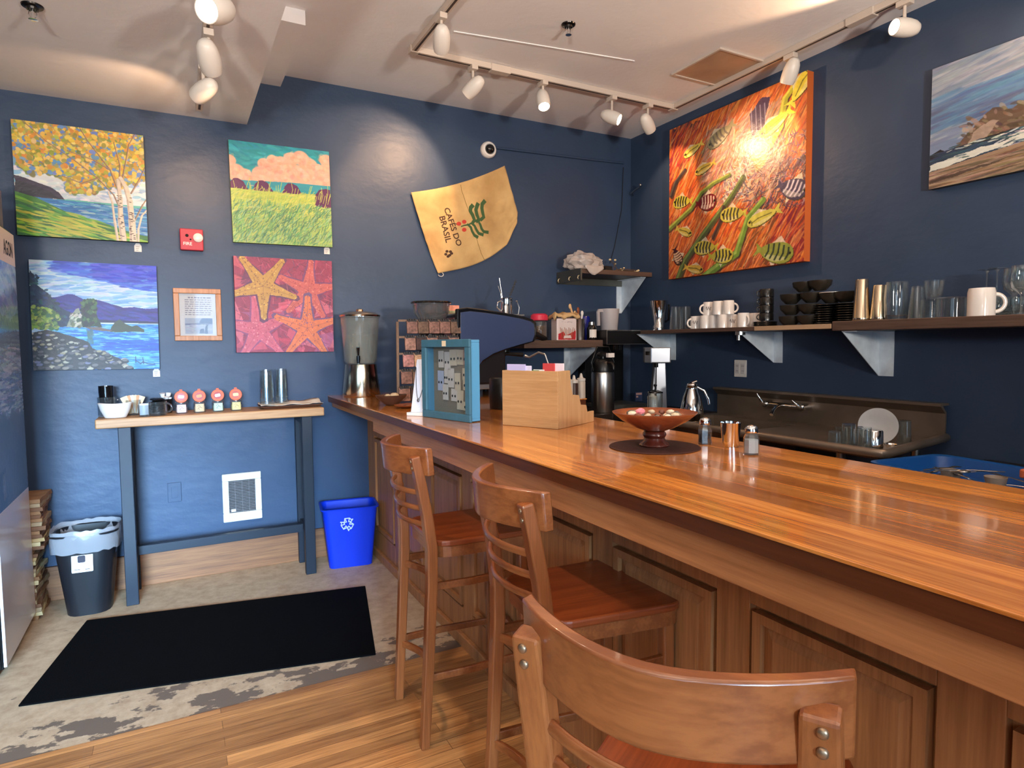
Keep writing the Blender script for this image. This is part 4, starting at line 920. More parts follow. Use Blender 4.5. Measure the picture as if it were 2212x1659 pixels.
bm = NB(); cyl(bm, (-4.14,-.88,0), .022, .04, 14); cyl(bm, (-4.14,-.36,0), .022, .04, 14); cyl(bm, (-4.66,-.88,0), .022, .04, 14); cyl(bm, (-4.66,-.36,0), .022, .04, 14); O('caster', bm, mat('grey_rubber', (170,172,180), .5), fz, fo2, smooth=50)
pc = Pic(120, 220, (120,140,180))
pc.dabs(400, (0,1,0,.3), .12, .02, 0, [(120,140,190),(160,175,205),(95,115,170)], .6, seed=1); pc.poly([(0,.28),(.4,.22),(.7,.24),(1,.2),(1,.45),(0,.45)], (70,90,130), 1, .03, 2)
pc.poly([(0,.36),(1,.38),(1,.66),(0,.66)], (120,140,175)); pc.dabs(600, (0,1,.36,.66), .14, .006, 0, [(150,168,200),(80,100,145),(180,192,214),(100,125,170)], .7, dang=.08, seed=3)
pc.poly([(0,.66),(1,.66),(1,1),(0,1)], (66,78,104)); pc.dabs(120, (0,1,.66,1), .1, .05, 0, [(60,72,98),(76,88,114)], .5, seed=4)
pc.poly([(.1,.86),(.3,.84),(.3,.98),(.1,1)], (40,48,70)); pc.poly([(.2,.87),(.28,.86),(.28,.96),(.2,.97)], (130,145,170), .7)
e = bpy.data.objects.new('picture_panel', None); 
bm = NB(); box(bm, -.315, .315, -.009, 0, -.55, .55); o = obj('picture_panel', bm, pwhite, fz, label='printed seascape side panel'); o.location = Vector((-4.0915, -.615, 1.25))-Vector(fo2); o.rotation_euler = (0, 0, PI/2)
paint_face('printed_picture', pc, .63, 1.10, o, -.0102, .15)
bpy.data.objects.remove(e)
text('AGON', .098, mat('sign_black', (24,22,24), .5), fz, Vector((-4.0808, -.438, 1.868))-Vector(fo2), (PI/2, 0, PI/2), sx=.62, bold=.001, align='CENTER')

# ------------------------------------------------------------------ things on the walls
fa = thing('fire_alarm', 'red fire alarm box between the two upper paintings', 'fire alarm', (-3.289, -.001, 2.027))
red = mat('alarm_red', (176,34,52), .4)
bm = NB(); prism(bm, rrect(-.061, .061, -.062, .062, .006, 3), 'y', -.045, 0); obj('housing', bm, red, fa, bev=.004)
bm = NB(); vs = lathe(bm, [(0,0),(.026,0),(.026,.006),(.018,.012),(0,.014)], (0,0,0), 24, M=Matrix.Translation((.034,-.045,.012)) @ Matrix.Rotation(PI/2, 4, 'X')); obj('strobe_lens', bm, mat('strobe_clear', (225,220,215), .2, coat=.5), fa, smooth=40)
bm = NB(); cyl_ = lathe(bm, [(0,0),(.009,0),(.007,.003),(0,.003)], (0,0,0), 14, M=Matrix.Translation((-.024,-.045,.022)) @ Matrix.Rotation(PI/2, 4, 'X')); lathe(bm, [(0,0),(.005,0),(0,.002)], (0,0,0), 10, M=Matrix.Translation((-.006,-.045,.0)) @ Matrix.Rotation(PI/2, 4, 'X')); obj('sounder_hole', bm, mat('hole_black', (26,10,12), .8), fa)
text('FIRE', .026, mat('alarm_white_print', (240,226,222), .6), fa, (-.022,-.0456,-.026), (PI/2,0,0), bold=.0003)

ht = thing('wall_heater', 'white recessed wall heater with dark louvred grille under the console', 'heater', (-3.065, -.001, .462))
bm = NB(); w, h = .112, .150
for a in ((-w,w,.105,h),(-w,w,-h,-.095),(-w,-.076,-.095,.105),(.076,w,-.095,.105)): box(bm, a[0], a[1], -.022, 0, a[2], a[3])
obj('frame', bm, white, ht, bev=.005)
bm = NB(); box(bm, -.076, .076, -.006, 0, -.095, .105); obj('grille_back', bm, mat('heater_dark', (46,42,44), .7), ht)
bm = NB()
for k in range(20): z = -.090+k*.0098; box(bm, -.076, .076, -.016, -.007, z, z+.004)
for x in (-.04, 0, .04): box(bm, x-.0015, x+.0015, -.018, -.015, -.095, .105)
obj('louvres', bm, mat('heater_louvre', (110,104,104), .5, .4), ht)
bm = NB(); lathe(bm, [(0,0),(.015,0),(.013,.008),(0,.009)], (0,0,0), 20, M=Matrix.Translation((-.052,-.022,-.118)) @ Matrix.Rotation(PI/2, 4, 'X')); obj('knob', bm, white, ht, smooth=40)
bm = NB(); box(bm, -.066, -.040, -.020, -.016, -.088, -.072); obj('badge', bm, white, ht)

def plate_at(name, label, p, rz, m, painted=False):
    t = thing(name, label, 'wall plate' if painted else 'outlet', p, rz)
    bm = NB(); prism(bm, rrect(-.036 if painted else -.052, .036 if painted else .052, -.058, .058, .004, 2), 'y', -.006, 0); obj('cover_plate', bm, m, t, bev=.002)
    bm = NB()
    if painted: box(bm, -.017, .017, -.0075, -.006, -.034, .034); obj('switch_blank', bm, m, t, bev=.001)
    else:
        for x in (-.024, .024): box(bm, x-.017, x+.017, -.0085, -.006, -.034, .034)
        obj('receptacle', bm, mat('outlet_face', (206,204,204), .5), t, bev=.001)
        bm = NB()
        for x in (-.024, .024):
            for z in (-.017, .017):
                box(bm, x-.007, x-.005, -.0092, -.0086, z-.004, z+.005); box(bm, x+.005, x+.007, -.0092, -.0086, z-.004, z+.005)
        obj('socket_slots', bm, mat('hole_black'), t)
    return t
plate_at('wall_outlet', 'blue-painted outlet plate low on the wall left of the heater', (-3.435,-.001,.532), 0, wallm, True)
plate_at('wall_outlet', 'white double outlet plate above the sink splashback', (-.001,-1.183,1.215), -PI/2, white)

sc = thing('security_camera', 'white dome security camera above the burlap sack', 'camera', (-1.326,-.001,2.812))
RX = Matrix.Rotation(PI/2, 4, 'X')
bm = NB(); lathe(bm, [(0,0),(.058,0),(.060,.012),(.058,.030),(.050,.040),(.040,.042),(.036,.038),(0,.036)], (0,0,0), 32, M=RX); obj('housing', bm, white, sc, smooth=40)
bm = NB(); lathe(bm, [(.036,.036),(.034,.050),(.026,.062),(.014,.069),(0,.071)], (0,0,0), 28, M=RX); obj('dome', bm, mat('smoked_dome', (12,12,14), .06, coat=1), sc, smooth=60)
bm = NB(); tube(bm, [(-1.262,-.012,2.838),(-.85,-.010,2.850),(-.40,-.010,2.862),(-.085,-.010,2.874)], .009, 8); tag(obj('cable_conduit', bm, wallm, smooth=60), 'thin conduit running right from the dome camera along the wall', 'conduit')
bm = NB(); tube(bm, [(-.085,-.010,2.84),(-.10,-.008,2.5),(-.17,-.008,2.2),(-.22,-.008,2.05)], .003, 6); tag(obj('hanging_wire', bm, mat('dark_wire', (30,34,44), .6), smooth=60), 'thin dark wire running down the back wall to the corner shelf', 'wire')
hk = NB(); tube(hk, [(-.002,-.03,2.615),(-.035,-.05,2.625),(-.045,-.11,2.64),(-.04,-.17,2.655),(-.055,-.19,2.66)], .006, 8); ball(hk, (-.055,-.19,2.66), .011, 1, 1, 1, 10)
tag(obj('wall_hook', hk, steel, smooth=60), 'small steel hook arm in the corner of the right wall', 'hook')

# burlap sack, cloth mesh pinned askew
def sack():
    TL, TR, BR, BL = (-1.925,2.445), (-1.195,2.715), (-1.045,2.255), (-1.735,1.90)
    n, m_ = 72, 60; bm = NB(); g = []; uv = []
    nz = vnoise(m_+1, n+1, 5, 6, 21, 2)-.5
    for j in range(m_+1):
        row = []
        v = j/m_
        for i in range(n+1):
            u = i/n
            x = (1-v)*((1-u)*TL[0]+u*TR[0])+v*((1-u)*BL[0]+u*BR[0]); z = (1-v)*((1-u)*TL[1]+u*TR[1])+v*((1-u)*BL[1]+u*BR[1])
            z -= .035*4*u*(1-u)*(1-v)*.9; z -= .075*math.sin(PI*u**1.1)*v+.0 ; x -= .012*math.sin(PI*v)*(1-u)
            if u > .8 and v > .72: z += (u-.8)*(v-.72)*.9; x -= (u-.8)*(v-.72)*.9
            d = -.016-.020*abs(nz[j, i])-.012*math.sin(PI*u)*math.sin(PI*v)-.006*math.sin(9*u+5*v)*math.exp(-3*u)
            row.append(bm.verts.new((x, d, z)))
        g.append(row)
    for a, b in zip(g, g[1:]):
        for i in range(n): bm.faces.new((a[i], a[i+1], b[i+1], b[i]))
    m = bpy.data.materials.new('burlap_cloth'); m.use_nodes = True; nt = m.node_tree; L = nt.links; p = nt.nodes['Principled BSDF']; p.inputs['Roughness'].default_value = .9; p.inputs['Sheen Weight'].default_value = .2
    tc = nt.nodes.new('ShaderNodeTexCoord'); nn = nt.nodes.new('ShaderNodeTexNoise'); nn.inputs['Scale'].default_value = 5; nn.inputs['Detail'].default_value = 9; L.new(tc.outputs['Object'], nn.inputs['Vector'])
    r = nt.nodes.new('ShaderNodeValToRGB'); e = r.color_ramp.elements; e[0].position = .3; e[1].position = .7; e[0].color = sl((176,140,88)); e[1].color = sl((216,182,124)); L.new(nn.outputs['Fac'], r.inputs['Fac']); L.new(r.outputs['Color'], p.inputs['Base Color'])
    wv = nt.nodes.new('ShaderNodeTexWave'); wv.inputs['Scale'].default_value = 90; wv.bands_direction = 'DIAGONAL'; L.new(tc.outputs['Object'], wv.inputs['Vector'])
    b = nt.nodes.new('ShaderNodeBump'); b.inputs['Strength'].default_value = .25; b.inputs['Distance'].default_value = .002; L.new(wv.outputs['Fac'], b.inputs['Height']); L.new(b.outputs['Normal'], p.inputs['Normal'])
    o = obj('burlap_sack', bm, m, smooth=80); o.location = (0, 0, 0)
    tag(o, 'tan burlap coffee sack pinned askew on the back wall with printed logo', 'burlap sack')
    s_ = o.modifiers.new('solid', 'SOLIDIFY'); s_.thickness = .003; s_.offset = 0
    def SP(u, v):   # picture position on the sack
        x = (1-v)*((1-u)*TL[0]+u*TR[0])+v*((1-u)*BL[0]+u*BR[0]); z = (1-v)*((1-u)*TL[1]+u*TR[1])+v*((1-u)*BL[1]+u*BR[1])
        z -= .126*u*(1-u)*(1-v); z -= .075*math.sin(PI*u**1.1)*v; return x, z
    return o, SP
sackO, SP = sack()
from mathutils.bvhtree import BVHTree
dgx = None
_me = sackO.data; bv = BVHTree.FromPolygons([v.co[:] for v in _me.vertices], [p.vertices[:] for p in _me.polygons])
def drape(o, off=.0024):
    """lay a printed flat shape on the sack's own surface"""
    mw = Matrix.Translation(o.location) @ o.rotation_euler.to_matrix().to_4x4() @ Matrix.Diagonal((*o.scale, 1))
    for v in o.data.vertices:
        w_ = mw @ v.co; hit = bv.ray_cast(Vector((w_.x, -1, w_.z)), Vector((0, 1, 0)))
        if hit[0] is not None: w_.y = hit[0].y-off
        v.co = w_
    o.location = (0,0,0); o.rotation_euler = (0,0,0); o.scale = (1,1,1)
def S2(u, v):
    q = at(u, v, 'y', -.04); return (q.x, q.z)
def printed(name, polys, m):
    bm = NB()
    for pl in polys:
        # subdivide so the print can follow the cloth
        vs = [bm.verts.new((a, 0, b)) for a, b in pl]; bm.faces.new(vs)
    bmesh.ops.triangulate(bm, faces=bm.faces)
    bmesh.ops.subdivide_edges(bm, edges=bm.edges, cuts=2, use_grid_fill=True)
    me = bpy.data.meshes.new(name); bm.to_mesh(me); bm.free(); o = bpy.data.objects.new(name, me); C.objects.link(o); me.materials.append(m); drape(o); o.parent = sackO; return o
def strip(pts, w1, w2=None):
    P_ = [Vector(S2(*p)) for p in pts]; n = len(P_); L_, R_ = [], []
    for i, p in enumerate(P_):
        t = (P_[min(i+1, n-1)]-P_[max(i-1, 0)]).normalized(); nn_ = Vector((-t.y, t.x)); ww = w1+(w2-w1)*i/(n-1) if w2 is not None else w1
        L_.append(p+nn_*ww/2); R_.append(p-nn_*ww/2)
    return [[tuple(L_[i]), tuple(L_[i+1]), tuple(R_[i+1]), tuple(R_[i])] for i in range(n-1)]
inkd = mat('sack_dark_ink', (74,52,40), .9); inkr = mat('sack_red_ink', (196,66,54), .9); inkg = mat('sack_green_ink', (64,92,56), .9)
def Z(x, y): return (880+x*260/1659, 340+y*260/1659)
up_l = [(0,0,[(905,900),(930,860),(905,790),(875,740),(880,690),(915,650)]), (1,0,[(950,890),(990,850),(965,790),(950,720),(965,670),(985,625)]), (2,0,[(1010,865),(1060,820),(1045,760),(1035,700),(1040,640),(1080,590)])]
dn_l = [[(830,915),(880,960),(900,1020),(930,1070),(985,1100)], [(890,905),(930,940),(955,990),(990,1045),(1060,1065)], [(985,880),(1010,920),(1030,980),(1060,1020),(1130,1030)]]
polys = []
for _, _, q in up_l: polys += strip([Z(*p) for p in q], .024, .030)
for q in dn_l: polys += strip([Z(*p) for p in q], .016, .024)
polys += strip([Z(*p) for p in ((745,950),(790,935),(850,925),(930,880),(1010,865))], .008, .014)
printed('leaf_print', polys, inkg)
printed('berry_print', [[S2(Z(cx, cy)[0]+5*math.cos(t), Z(cx, cy)[1]+4.4*math.sin(t)) for t in np.linspace(0, 6.283, 13)[:-1]] for cx, cy in ((715,912),(790,885),(790,995))], inkr)
def sacktext(s, size, m, uv, ang, nm):
    x, z = S2(*uv); o = text(s, size, m, None, (x, -.04, z), (PI/2, ang, 0), name=nm, ext=0, bold=.0012)
    bm = NB(); bm.from_mesh(o.data); bmesh.ops.triangulate(bm, faces=bm.faces); bmesh.ops.subdivide_edges(bm, edges=bm.edges, cuts=1, use_grid_fill=True); bm.to_mesh(o.data); bm.free(); drape(o); o.parent = sackO
sacktext('CAFÉS DO', .060, inkd, Z(635,955), R(70), 'sack_lettering'); sacktext('BRASIL', .062, inkd, Z(530,985), R(74), 'sack_lettering')
printed('flower_print', [[S2(Z(cx, cy)[0]+3.4*math.cos(t), Z(cx, cy)[1]+3*math.sin(t)) for t in np.linspace(0, 6.283, 9)[:-1]] for cx, cy in ((560,1290),(605,1295),(545,1330),(595,1345),(620,1320),(575,1360))], inkd)
printed('seam', strip([Z(750,370),Z(760,450),Z(800,580),Z(850,720),Z(862,760)], .0035)+strip([Z(962,1110),Z(985,1200),Z(1030,1320),Z(1080,1410)], .0035), mat('seam_thread', (128,104,50), .9))
bm = NB(); cx, cz = S2(*Z(480,1610)); tube(bm, [(cx+.020*math.cos(t), -.015, cz+.014*math.sin(t)) for t in np.linspace(-3, 1.2, 9)], .003, 6); o = obj('corner_cord', bm, paper, sackO, smooth=60)

# ceiling fittings
for (u, v), zt, lab in (((70,14), 2.749, 'fire sprinkler on the lowered ceiling at top left'), ((1228,54), H, 'fire sprinkler on the main ceiling beside the light track')):
    q = at(u, v, 'z', zt-.004); t = thing('fire_sprinkler', lab, 'sprinkler', (q.x, q.y, zt))
    bm = NB(); lathe(bm, [(0,-.001),(.038,-.001),(.036,-.006),(.022,-.010),(.020,-.018),(0,-.018)], (0,0,0), 24); obj('escutcheon', bm, mat('dark_chrome', (60,56,54), .25, .9), t, smooth=40)
    bm = NB(); cyl(bm, (0,0,-.050), .006, .034, 10); 
    for s in (-1, 1): tube(bm, [(s*.012,0,-.018),(s*.014,0,-.035),(s*.004,0,-.052)], .002, 6)
    obj('frame', bm, chrome, t, smooth=50)
    bm = NB(); lathe(bm, [(0,-.052),(.016,-.053),(.016,-.055),(0,-.056)], (0,0,0), 18); obj('deflector', bm, chrome, t, smooth=40)
hp = thing('ceiling_hatch', 'framed square access panel in the ceiling near the corner', 'ceiling hatch', (-.385,-1.325,H))
bm = NB(); w = .20
for a in ((-w,w,w-.014,w),(-w,w,-w,-w+.014),(-w,-w+.014,-w+.014,w-.014),(w-.014,w,-w+.014,w-.014)): box(bm, a[0], a[1], a[2], a[3], -.012, -.001)
obj('frame', bm, trackw, hp); bm = NB(); box(bm, -w+.014, w-.014, -w+.014, w-.014, -.006, -.001); obj('panel', bm, mat('mottled_hatch_panel', (176,150,126), .35, var=.16, vscale=5), hp)
bm = NB(); q1 = at(980,68,'z',H-.001); q2 = at(1370,132,'z',H-.001); sweep(bm, [(q1.x,q1.y,H-.002),(q2.x,q2.y,H-.002)], .012, .004); struct('trim_2', bm, ceilm)
# ------------------------------------------------------------------ objects on the console table (top at z = 1.022)
ZC = 1.0225
def con(u, y=-.17): p = at(u, 900, 'y', y); return Vector((p.x, y, ZC))
tumb = thin_glass('tumbler_glass')
def glassprof(r0, r1, h, th=.0022, base=.006): return [(0,0),(r0,0),(r1,h),(r1-th,h),(r0-th,base),(0,base)]
# black plastic tumbler stack standing in a glass mug
def mughandle(bm, r, z0, z1, out, rad=.005, ang=0, seg=8, flat=1):
    pts = []
    for k in range(11):
        t = -PI/2+PI*k/10; pts.append(((r-.002)+out*math.cos(t), 0, (z0+z1)/2+(z1-z0)/2*math.sin(t)))
    return tf(bm, tube(bm, pts, rad, seg, flat), Matrix.Rotation(ang, 4, 'Z'))
def glassmug(name, label, p, r, h, ang, group=None, m=None, rz=0):
    t = thing(name, label, 'mug', p, rz, group)
    bm = NB(); lathe(bm, [(0,0),(r*.95,0),(r,h*.1),(r,h),(r-.003,h),(r-.003,.01),(0,.008)]); obj('cup', bm, m or tumb, t, smooth=40)
    bm = NB(); mughandle(bm, r, h*.2, h*.85, .026, .005, ang); obj('handle', bm, m or tumb, t, smooth=60)
    return t
pb = con(233, -.14); glassmug('glass_mug', 'clear glass mug holding a stack of black tumblers at the console left end', pb, .046, .105, R(10))
bt = NB(); blk = mat('glossy_black_plastic', (16,15,17), .12, coat=.5)
t0 = None
for k in range(4):
    bm = NB(); lathe(bm, [(0,0),(.027,0),(.036,.11),(.0345,.11),(.026,.003),(0,.003)]); o = obj('black_tumbler', bm, blk, None, smooth=40); o.location = pb+Vector((-.003,0,.012+.010*k+.014)); tag(o, 'black plastic tumbler nested in the stack inside the left glass mug', 'tumbler', 'black tumblers nested in the glass mug')
q = con(250, -.255); t = thing('white_bowl', 'white curved oblong bowl at the left end of the console table', 'bowl', q)
bm = NB(); n = 36; R_ = []
for rx, ry, z, lift in ((.048,.026,0,0),(.052,.030,.004,0),(.070,.042,.04,.004),(.080,.050,.070,.010),(.078,.047,.071,.010),(.064,.036,.03,.003),(.045,.022,.008,0)):
    R_.append([bm.verts.new((rx*math.cos(2*PI*k/n), ry*math.sin(2*PI*k/n), z+lift*math.cos(2*PI*k/n)**2)) for k in range(n)])
for a, b in zip(R_, R_[1:]):
    for k in range(n): bm.faces.new((a[k], a[(k+1) % n], b[(k+1) % n], b[k]))
bm.faces.new(R_[0][::-1]); bm.faces.new(R_[-1]); obj('bowl', bm, whitec, t, smooth=60)
# mug with fanned cream paper filters
p = con(289, -.15); glassmug('glass_mug', 'glass mug with cream paper filters behind the white bowl', p, .038, .085, R(180))
t = thing('paper_filters', 'fan of cream paper filters standing in a glass mug', 'paper filters', p+Vector((0,0,.010)))
for k in range(7):
    bm = NB(); a = R(-40+13*k); prism(bm, [(-.012,0),(.012,0),(.018,.10),(-.018,.10)], 'y', -.0006, .0006); o = obj('filter', bm, [cream, mat('tan_paper', (212,160,120), .8), paper][k % 3], t); o.location = (.008*(k-3)/3, .004*(k-3), .0); o.rotation_euler = (0, a*.55, R(-10))
p = con(312, -.27); t = thing('sugar_glass', 'low glass holding white sugar sachets beside the white bowl', 'glass', p)
bm = NB(); lathe(bm, glassprof(.026,.030,.062)); obj('glass', bm, tumb, t, smooth=40)
for k in range(5):
    bm = NB(); box(bm, -.014, .014, -.0012, .0012, 0, .062); o = obj('sugar_sachet', bm, mat('pale_blue_paper', (206,216,232), .8), None); o.location = p+Vector((.004*(k-2)*.8, .0045*(k-2), .008)); o.rotation_euler = (R(2*(k-2)), 0, R(8)); tag(o, 'white sugar sachet upright in the low glass', 'sachet', 'sugar sachets in the low glass')
p = con(342, -.24); glassmug('glass_mug', 'squat glass mug heaped with black lids on the console', p, .046, .075, R(-15))
for k in range(8):
    bm = NB(); lathe(bm, [(0,0),(.034,0),(.036,.004),(.030,.009),(0,.010)]); o = obj('disposable_top', bm, black, None, smooth=40)
    o.location = p+Vector((.006*math.sin(k*2.3), .006*math.cos(k*2.1), .016+.0098*k)); o.rotation_euler = (R(random.uniform(-9, 9)), R(random.uniform(-9, 9)), 0); tag(o, 'black cup lid heaped in the squat glass mug', 'lid', 'black lids in the glass mug')
p = con(360, -.13); t = thing('black_cup', 'black cup holding small creamer pots behind the lids', 'cup', p)
bm = NB(); lathe(bm, glassprof(.030,.036,.080)); obj('cup', bm, blk, t, smooth=40)
for k in range(6):
    bm = NB(); lathe(bm, [(0,0),(.010,0),(.014,.018),(.016,.019),(0,.0195)], seg=14); o = obj('creamer_pot', bm, whitec, None, smooth=40); a = k*2.4; o.location = p+Vector((.016*math.cos(a), .016*math.sin(a), .070+.016*(k // 3)+.002*k)); o.rotation_euler = (R(random.uniform(-14,14)), R(random.uniform(-14,14)), 0); tag(o, 'tiny white creamer pot in the black cup', 'creamer', 'creamer pots in the black cup')
# four swing-top jars with orange rings
oran = mat('orange_rubber_ring', (232,100,62), .5)
jl = [(393, (240,206,208), (238,222,222), 'first'), (432, (222,196,160), (205,160,120), 'second'), (472, (196,222,200), (220,226,240), 'third'), (511, (236,218,150), (240,222,160), 'fourth')]
for i, (u, c1, c2, w_) in enumerate(jl):
    p = con(u, -.20); t = thing('clip_top_jar', w_+' orange-ringed clip-top jar from the left on the console', 'jar', p, 0, 'orange-ringed spice jars on the console')
    bm = NB(); lathe(bm, [(0,0),(.031,0),(.033,.004),(.033,.048),(.029,.055),(.029,.06),(.026,.06),(.026,.055),(.030,.046),(.030,.006),(0,.005)]); obj('jar_body', bm, tumb, t, smooth=40)
    bm = NB(); lathe(bm, [(0,.006),(.0285,.006),(.0285,.034),(0,.034)]); obj('contents', bm, mat('jar_fill_%d' % i, c1, .9), t, smooth=40)
    bm = NB(); n = 12
    for a, b in ((.0336, 1),):
        r1 = [bm.verts.new((a*math.sin(R(-42+84*k/n)), -a*math.cos(R(-42+84*k/n)), .006)) for k in range(n+1)]; r2q = [bm.verts.new((a*math.sin(R(-42+84*k/n)), -a*math.cos(R(-42+84*k/n)), .05)) for k in range(n+1)]
        for k in range(n): bm.faces.new((r1[k], r1[k+1], r2q[k+1], r2q[k]))
    obj('label', bm, mat('jar_label_%d' % i, c1, .8), t)
    bm = NB(); 
    for k, (a, b, c_) in enumerate(((-.012,.004,.036),(-.008,.012,.027),(-.012,-.002,.019))): tube(bm, [(a,-.0332,c_),((a+b)/2,-.0345,c_+.006),(b,-.0338,c_-.001)], .0009, 5)
    obj('handwriting', bm, ink, t)
    # open lid standing up behind the rim
    M = Matrix.Translation((0, .008, .092)) @ Matrix.Rotation(R(82), 4, 'X')
    bm = NB(); lathe(bm, [(.021,-.004),(.033,-.004),(.035,0),(.033,.004),(.021,.004)], seg=32, closed=True, M=M); box(bm, -.007, .007, .004, .012, .122, .134); obj('rubber_ring', bm, oran, t, smooth=50)
    bm = NB(); lathe(bm, [(0,-.002),(.0215,-.002),(.0215,.003),(0,.003)], seg=28, M=M); obj('lid', bm, mat('jar_lid_glass', (176,70,70), .2, coat=.6), t, smooth=40)
    bm = NB(); prism(bm, rrect(-.015, .015, -.009, .009, .006, 4), 'y', -.0008, 0); o = obj('lid_label', bm, mat('lid_label_%d' % i, c2, .8), t); o.location = (0, .0042, .0925); o.rotation_euler = (R(-8), R([6,-8,-10,-3][i]), 0)
    bm = NB(); tube(bm, [(-.031,.010,.05),(-.031,.014,.062),(0,.020,.066),(.031,.014,.062),(.031,.010,.05)], .0012, 6); obj('wire_clip', bm, steel, t, smooth=60)
# rectangular plate with napkin and stacked tumblers
p0 = at(548, 884, 'y', -.2); p1 = at(694, 871, 'y', -.16)
t = thing('rectangular_plate', 'long dark-edged rectangular plate at the console right end', 'plate', (-2.785, -.175, ZC)); 
bm = NB(); L1 = rrect(-.155,.155,-.075,.075,.008,2); L2 = rrect(-.185,.180,-.095,.095,.008,2); n = len(L1)
rr_ = [[bm.verts.new((a, b, z)) for a, b in l] for l, z in ((L1,0),(L2,.016),(L2,.018),(L1,.005))]
for a, b in zip(rr_, rr_[1:]):
    for k in range(n): bm.faces.new((a[k], a[(k+1) % n], b[(k+1) % n], b[k]))
bm.faces.new(rr_[0][::-1]); bm.faces.new(rr_[-1]); obj('plate', bm, mat('brown_stoneware', (96,62,46), .4), t)
bm = NB(); g = [[bm.verts.new((-.18+.36*i/12, -.092+.18*j/6, .0205+.004*math.sin(i*1.3+j)+(.010*max(0,(i-8)/4) if j > 3 else 0)+(.006*(j-3)/3 if j > 3 else 0)+(.004 if i in (0,12) or j in (0,6) else 0))) for j in range(7)] for i in range(13)]
for a, b in zip(g, g[1:]):
    for j in range(6): bm.faces.new((a[j], a[j+1], b[j+1], b[j]))
o = obj('paper_napkin', bm, mat('cream_napkin', (240,222,198), .9), None, smooth=60, solid=.0012); o.location = (-2.785, -.175, ZC); tag(o, 'cream napkin spread on the rectangular plate under the glasses', 'napkin')
first = None
for s, (u, yy) in enumerate(((577, -.20), (609, -.15))):
    b = at(u, 880, 'y', yy)
    for k in range(4):
        lab = 'upside-down clear tumbler in the %s of the two stacks on the plate' % ('left' if s == 0 else 'right')
        if first is None:
            first = thing('glass_tumbler', lab, 'tumbler', (0,0,0), 0, 'upside-down tumblers stacked on the plate')
            bm = NB(); h = .105; lathe(bm, [(.041,0),(.034,h),(0,h),(0,h-.008),(.031,h-.008),(.0385,0)], closed=False); obj('glass', bm, tumb, first, smooth=40); t = first
            bm = NB(); lathe(bm, [(.0410,.001),(.0418,.003),(.0410,.006)], seg=28); obj('rim', bm, tumb, first, smooth=60)
        else: t = dup(first, (0,0,0), label=lab)
        t['group'] = 'tumblers in the %s stack on the plate' % ('left' if s == 0 else 'right')
        t.location = (b.x, yy, ZC+.030+.034*k)

# ------------------------------------------------------------------ objects on the bar top (z = 1.07)
ZB = 1.0705
brass = mat('warm_steel', (214,196,168), .16, 1)
wd = thing('water_dispenser', 'glass water dispenser with brushed metal base and black tap', 'water dispenser', (-2.345,-.185,ZB))
bm = NB(); lathe(bm, [(0,0),(.118,0),(.120,.006),(.100,.19),(.098,.205),(0,.205)], seg=48); obj('base', bm, brass, wd, smooth=40)
bm = NB(); lathe(bm, [(0,.206),(.088,.206),(.103,.225),(.122,.50),(.127,.505),(.127,.51),(.119,.51),(.100,.228),(.086,.212),(0,.211)], seg=48); obj('glass_tank', bm, thin_glass('tank_clear', (242,242,236), .4, .10), wd, smooth=40)
bm = NB(); lathe(bm, [(0,.2115),(.0855,.2125),(.0992,.229),(.1105,.395),(0,.395)], seg=48); obj('water', bm, thin_glass('drinking_water', (236,236,224), .25, .12), wd, smooth=40)
bm = NB(); lathe(bm, [(.128,.510),(.130,.520),(.10,.536),(.05,.543),(.024,.545),(.022,.556),(.010,.562),(0,.562),(0,.512),(.1,.512)], seg=48); obj('lid', bm, brass, wd, smooth=40)
bm = NB(); d_ = Vector((-.35,-.94,0)).normalized(); c = d_*.100+Vector((0,0,.245))
tube(bm, [d_*.098+Vector((0,0,.245)), d_*.150+Vector((0,0,.245))], .011, 12); tube(bm, [d_*.146+Vector((0,0,.262)), d_*.146+Vector((0,0,.235)), d_*.150+Vector((0,0,.212))], [.012,.012,.008], 12)
tube(bm, [d_*.146+Vector((0,0,.262)), d_*.150+Vector((0,0,.29)), d_*.156+Vector((0,0,.315))], [.005,.009,.011], 10); obj('tap', bm, blk, wd, smooth=60)

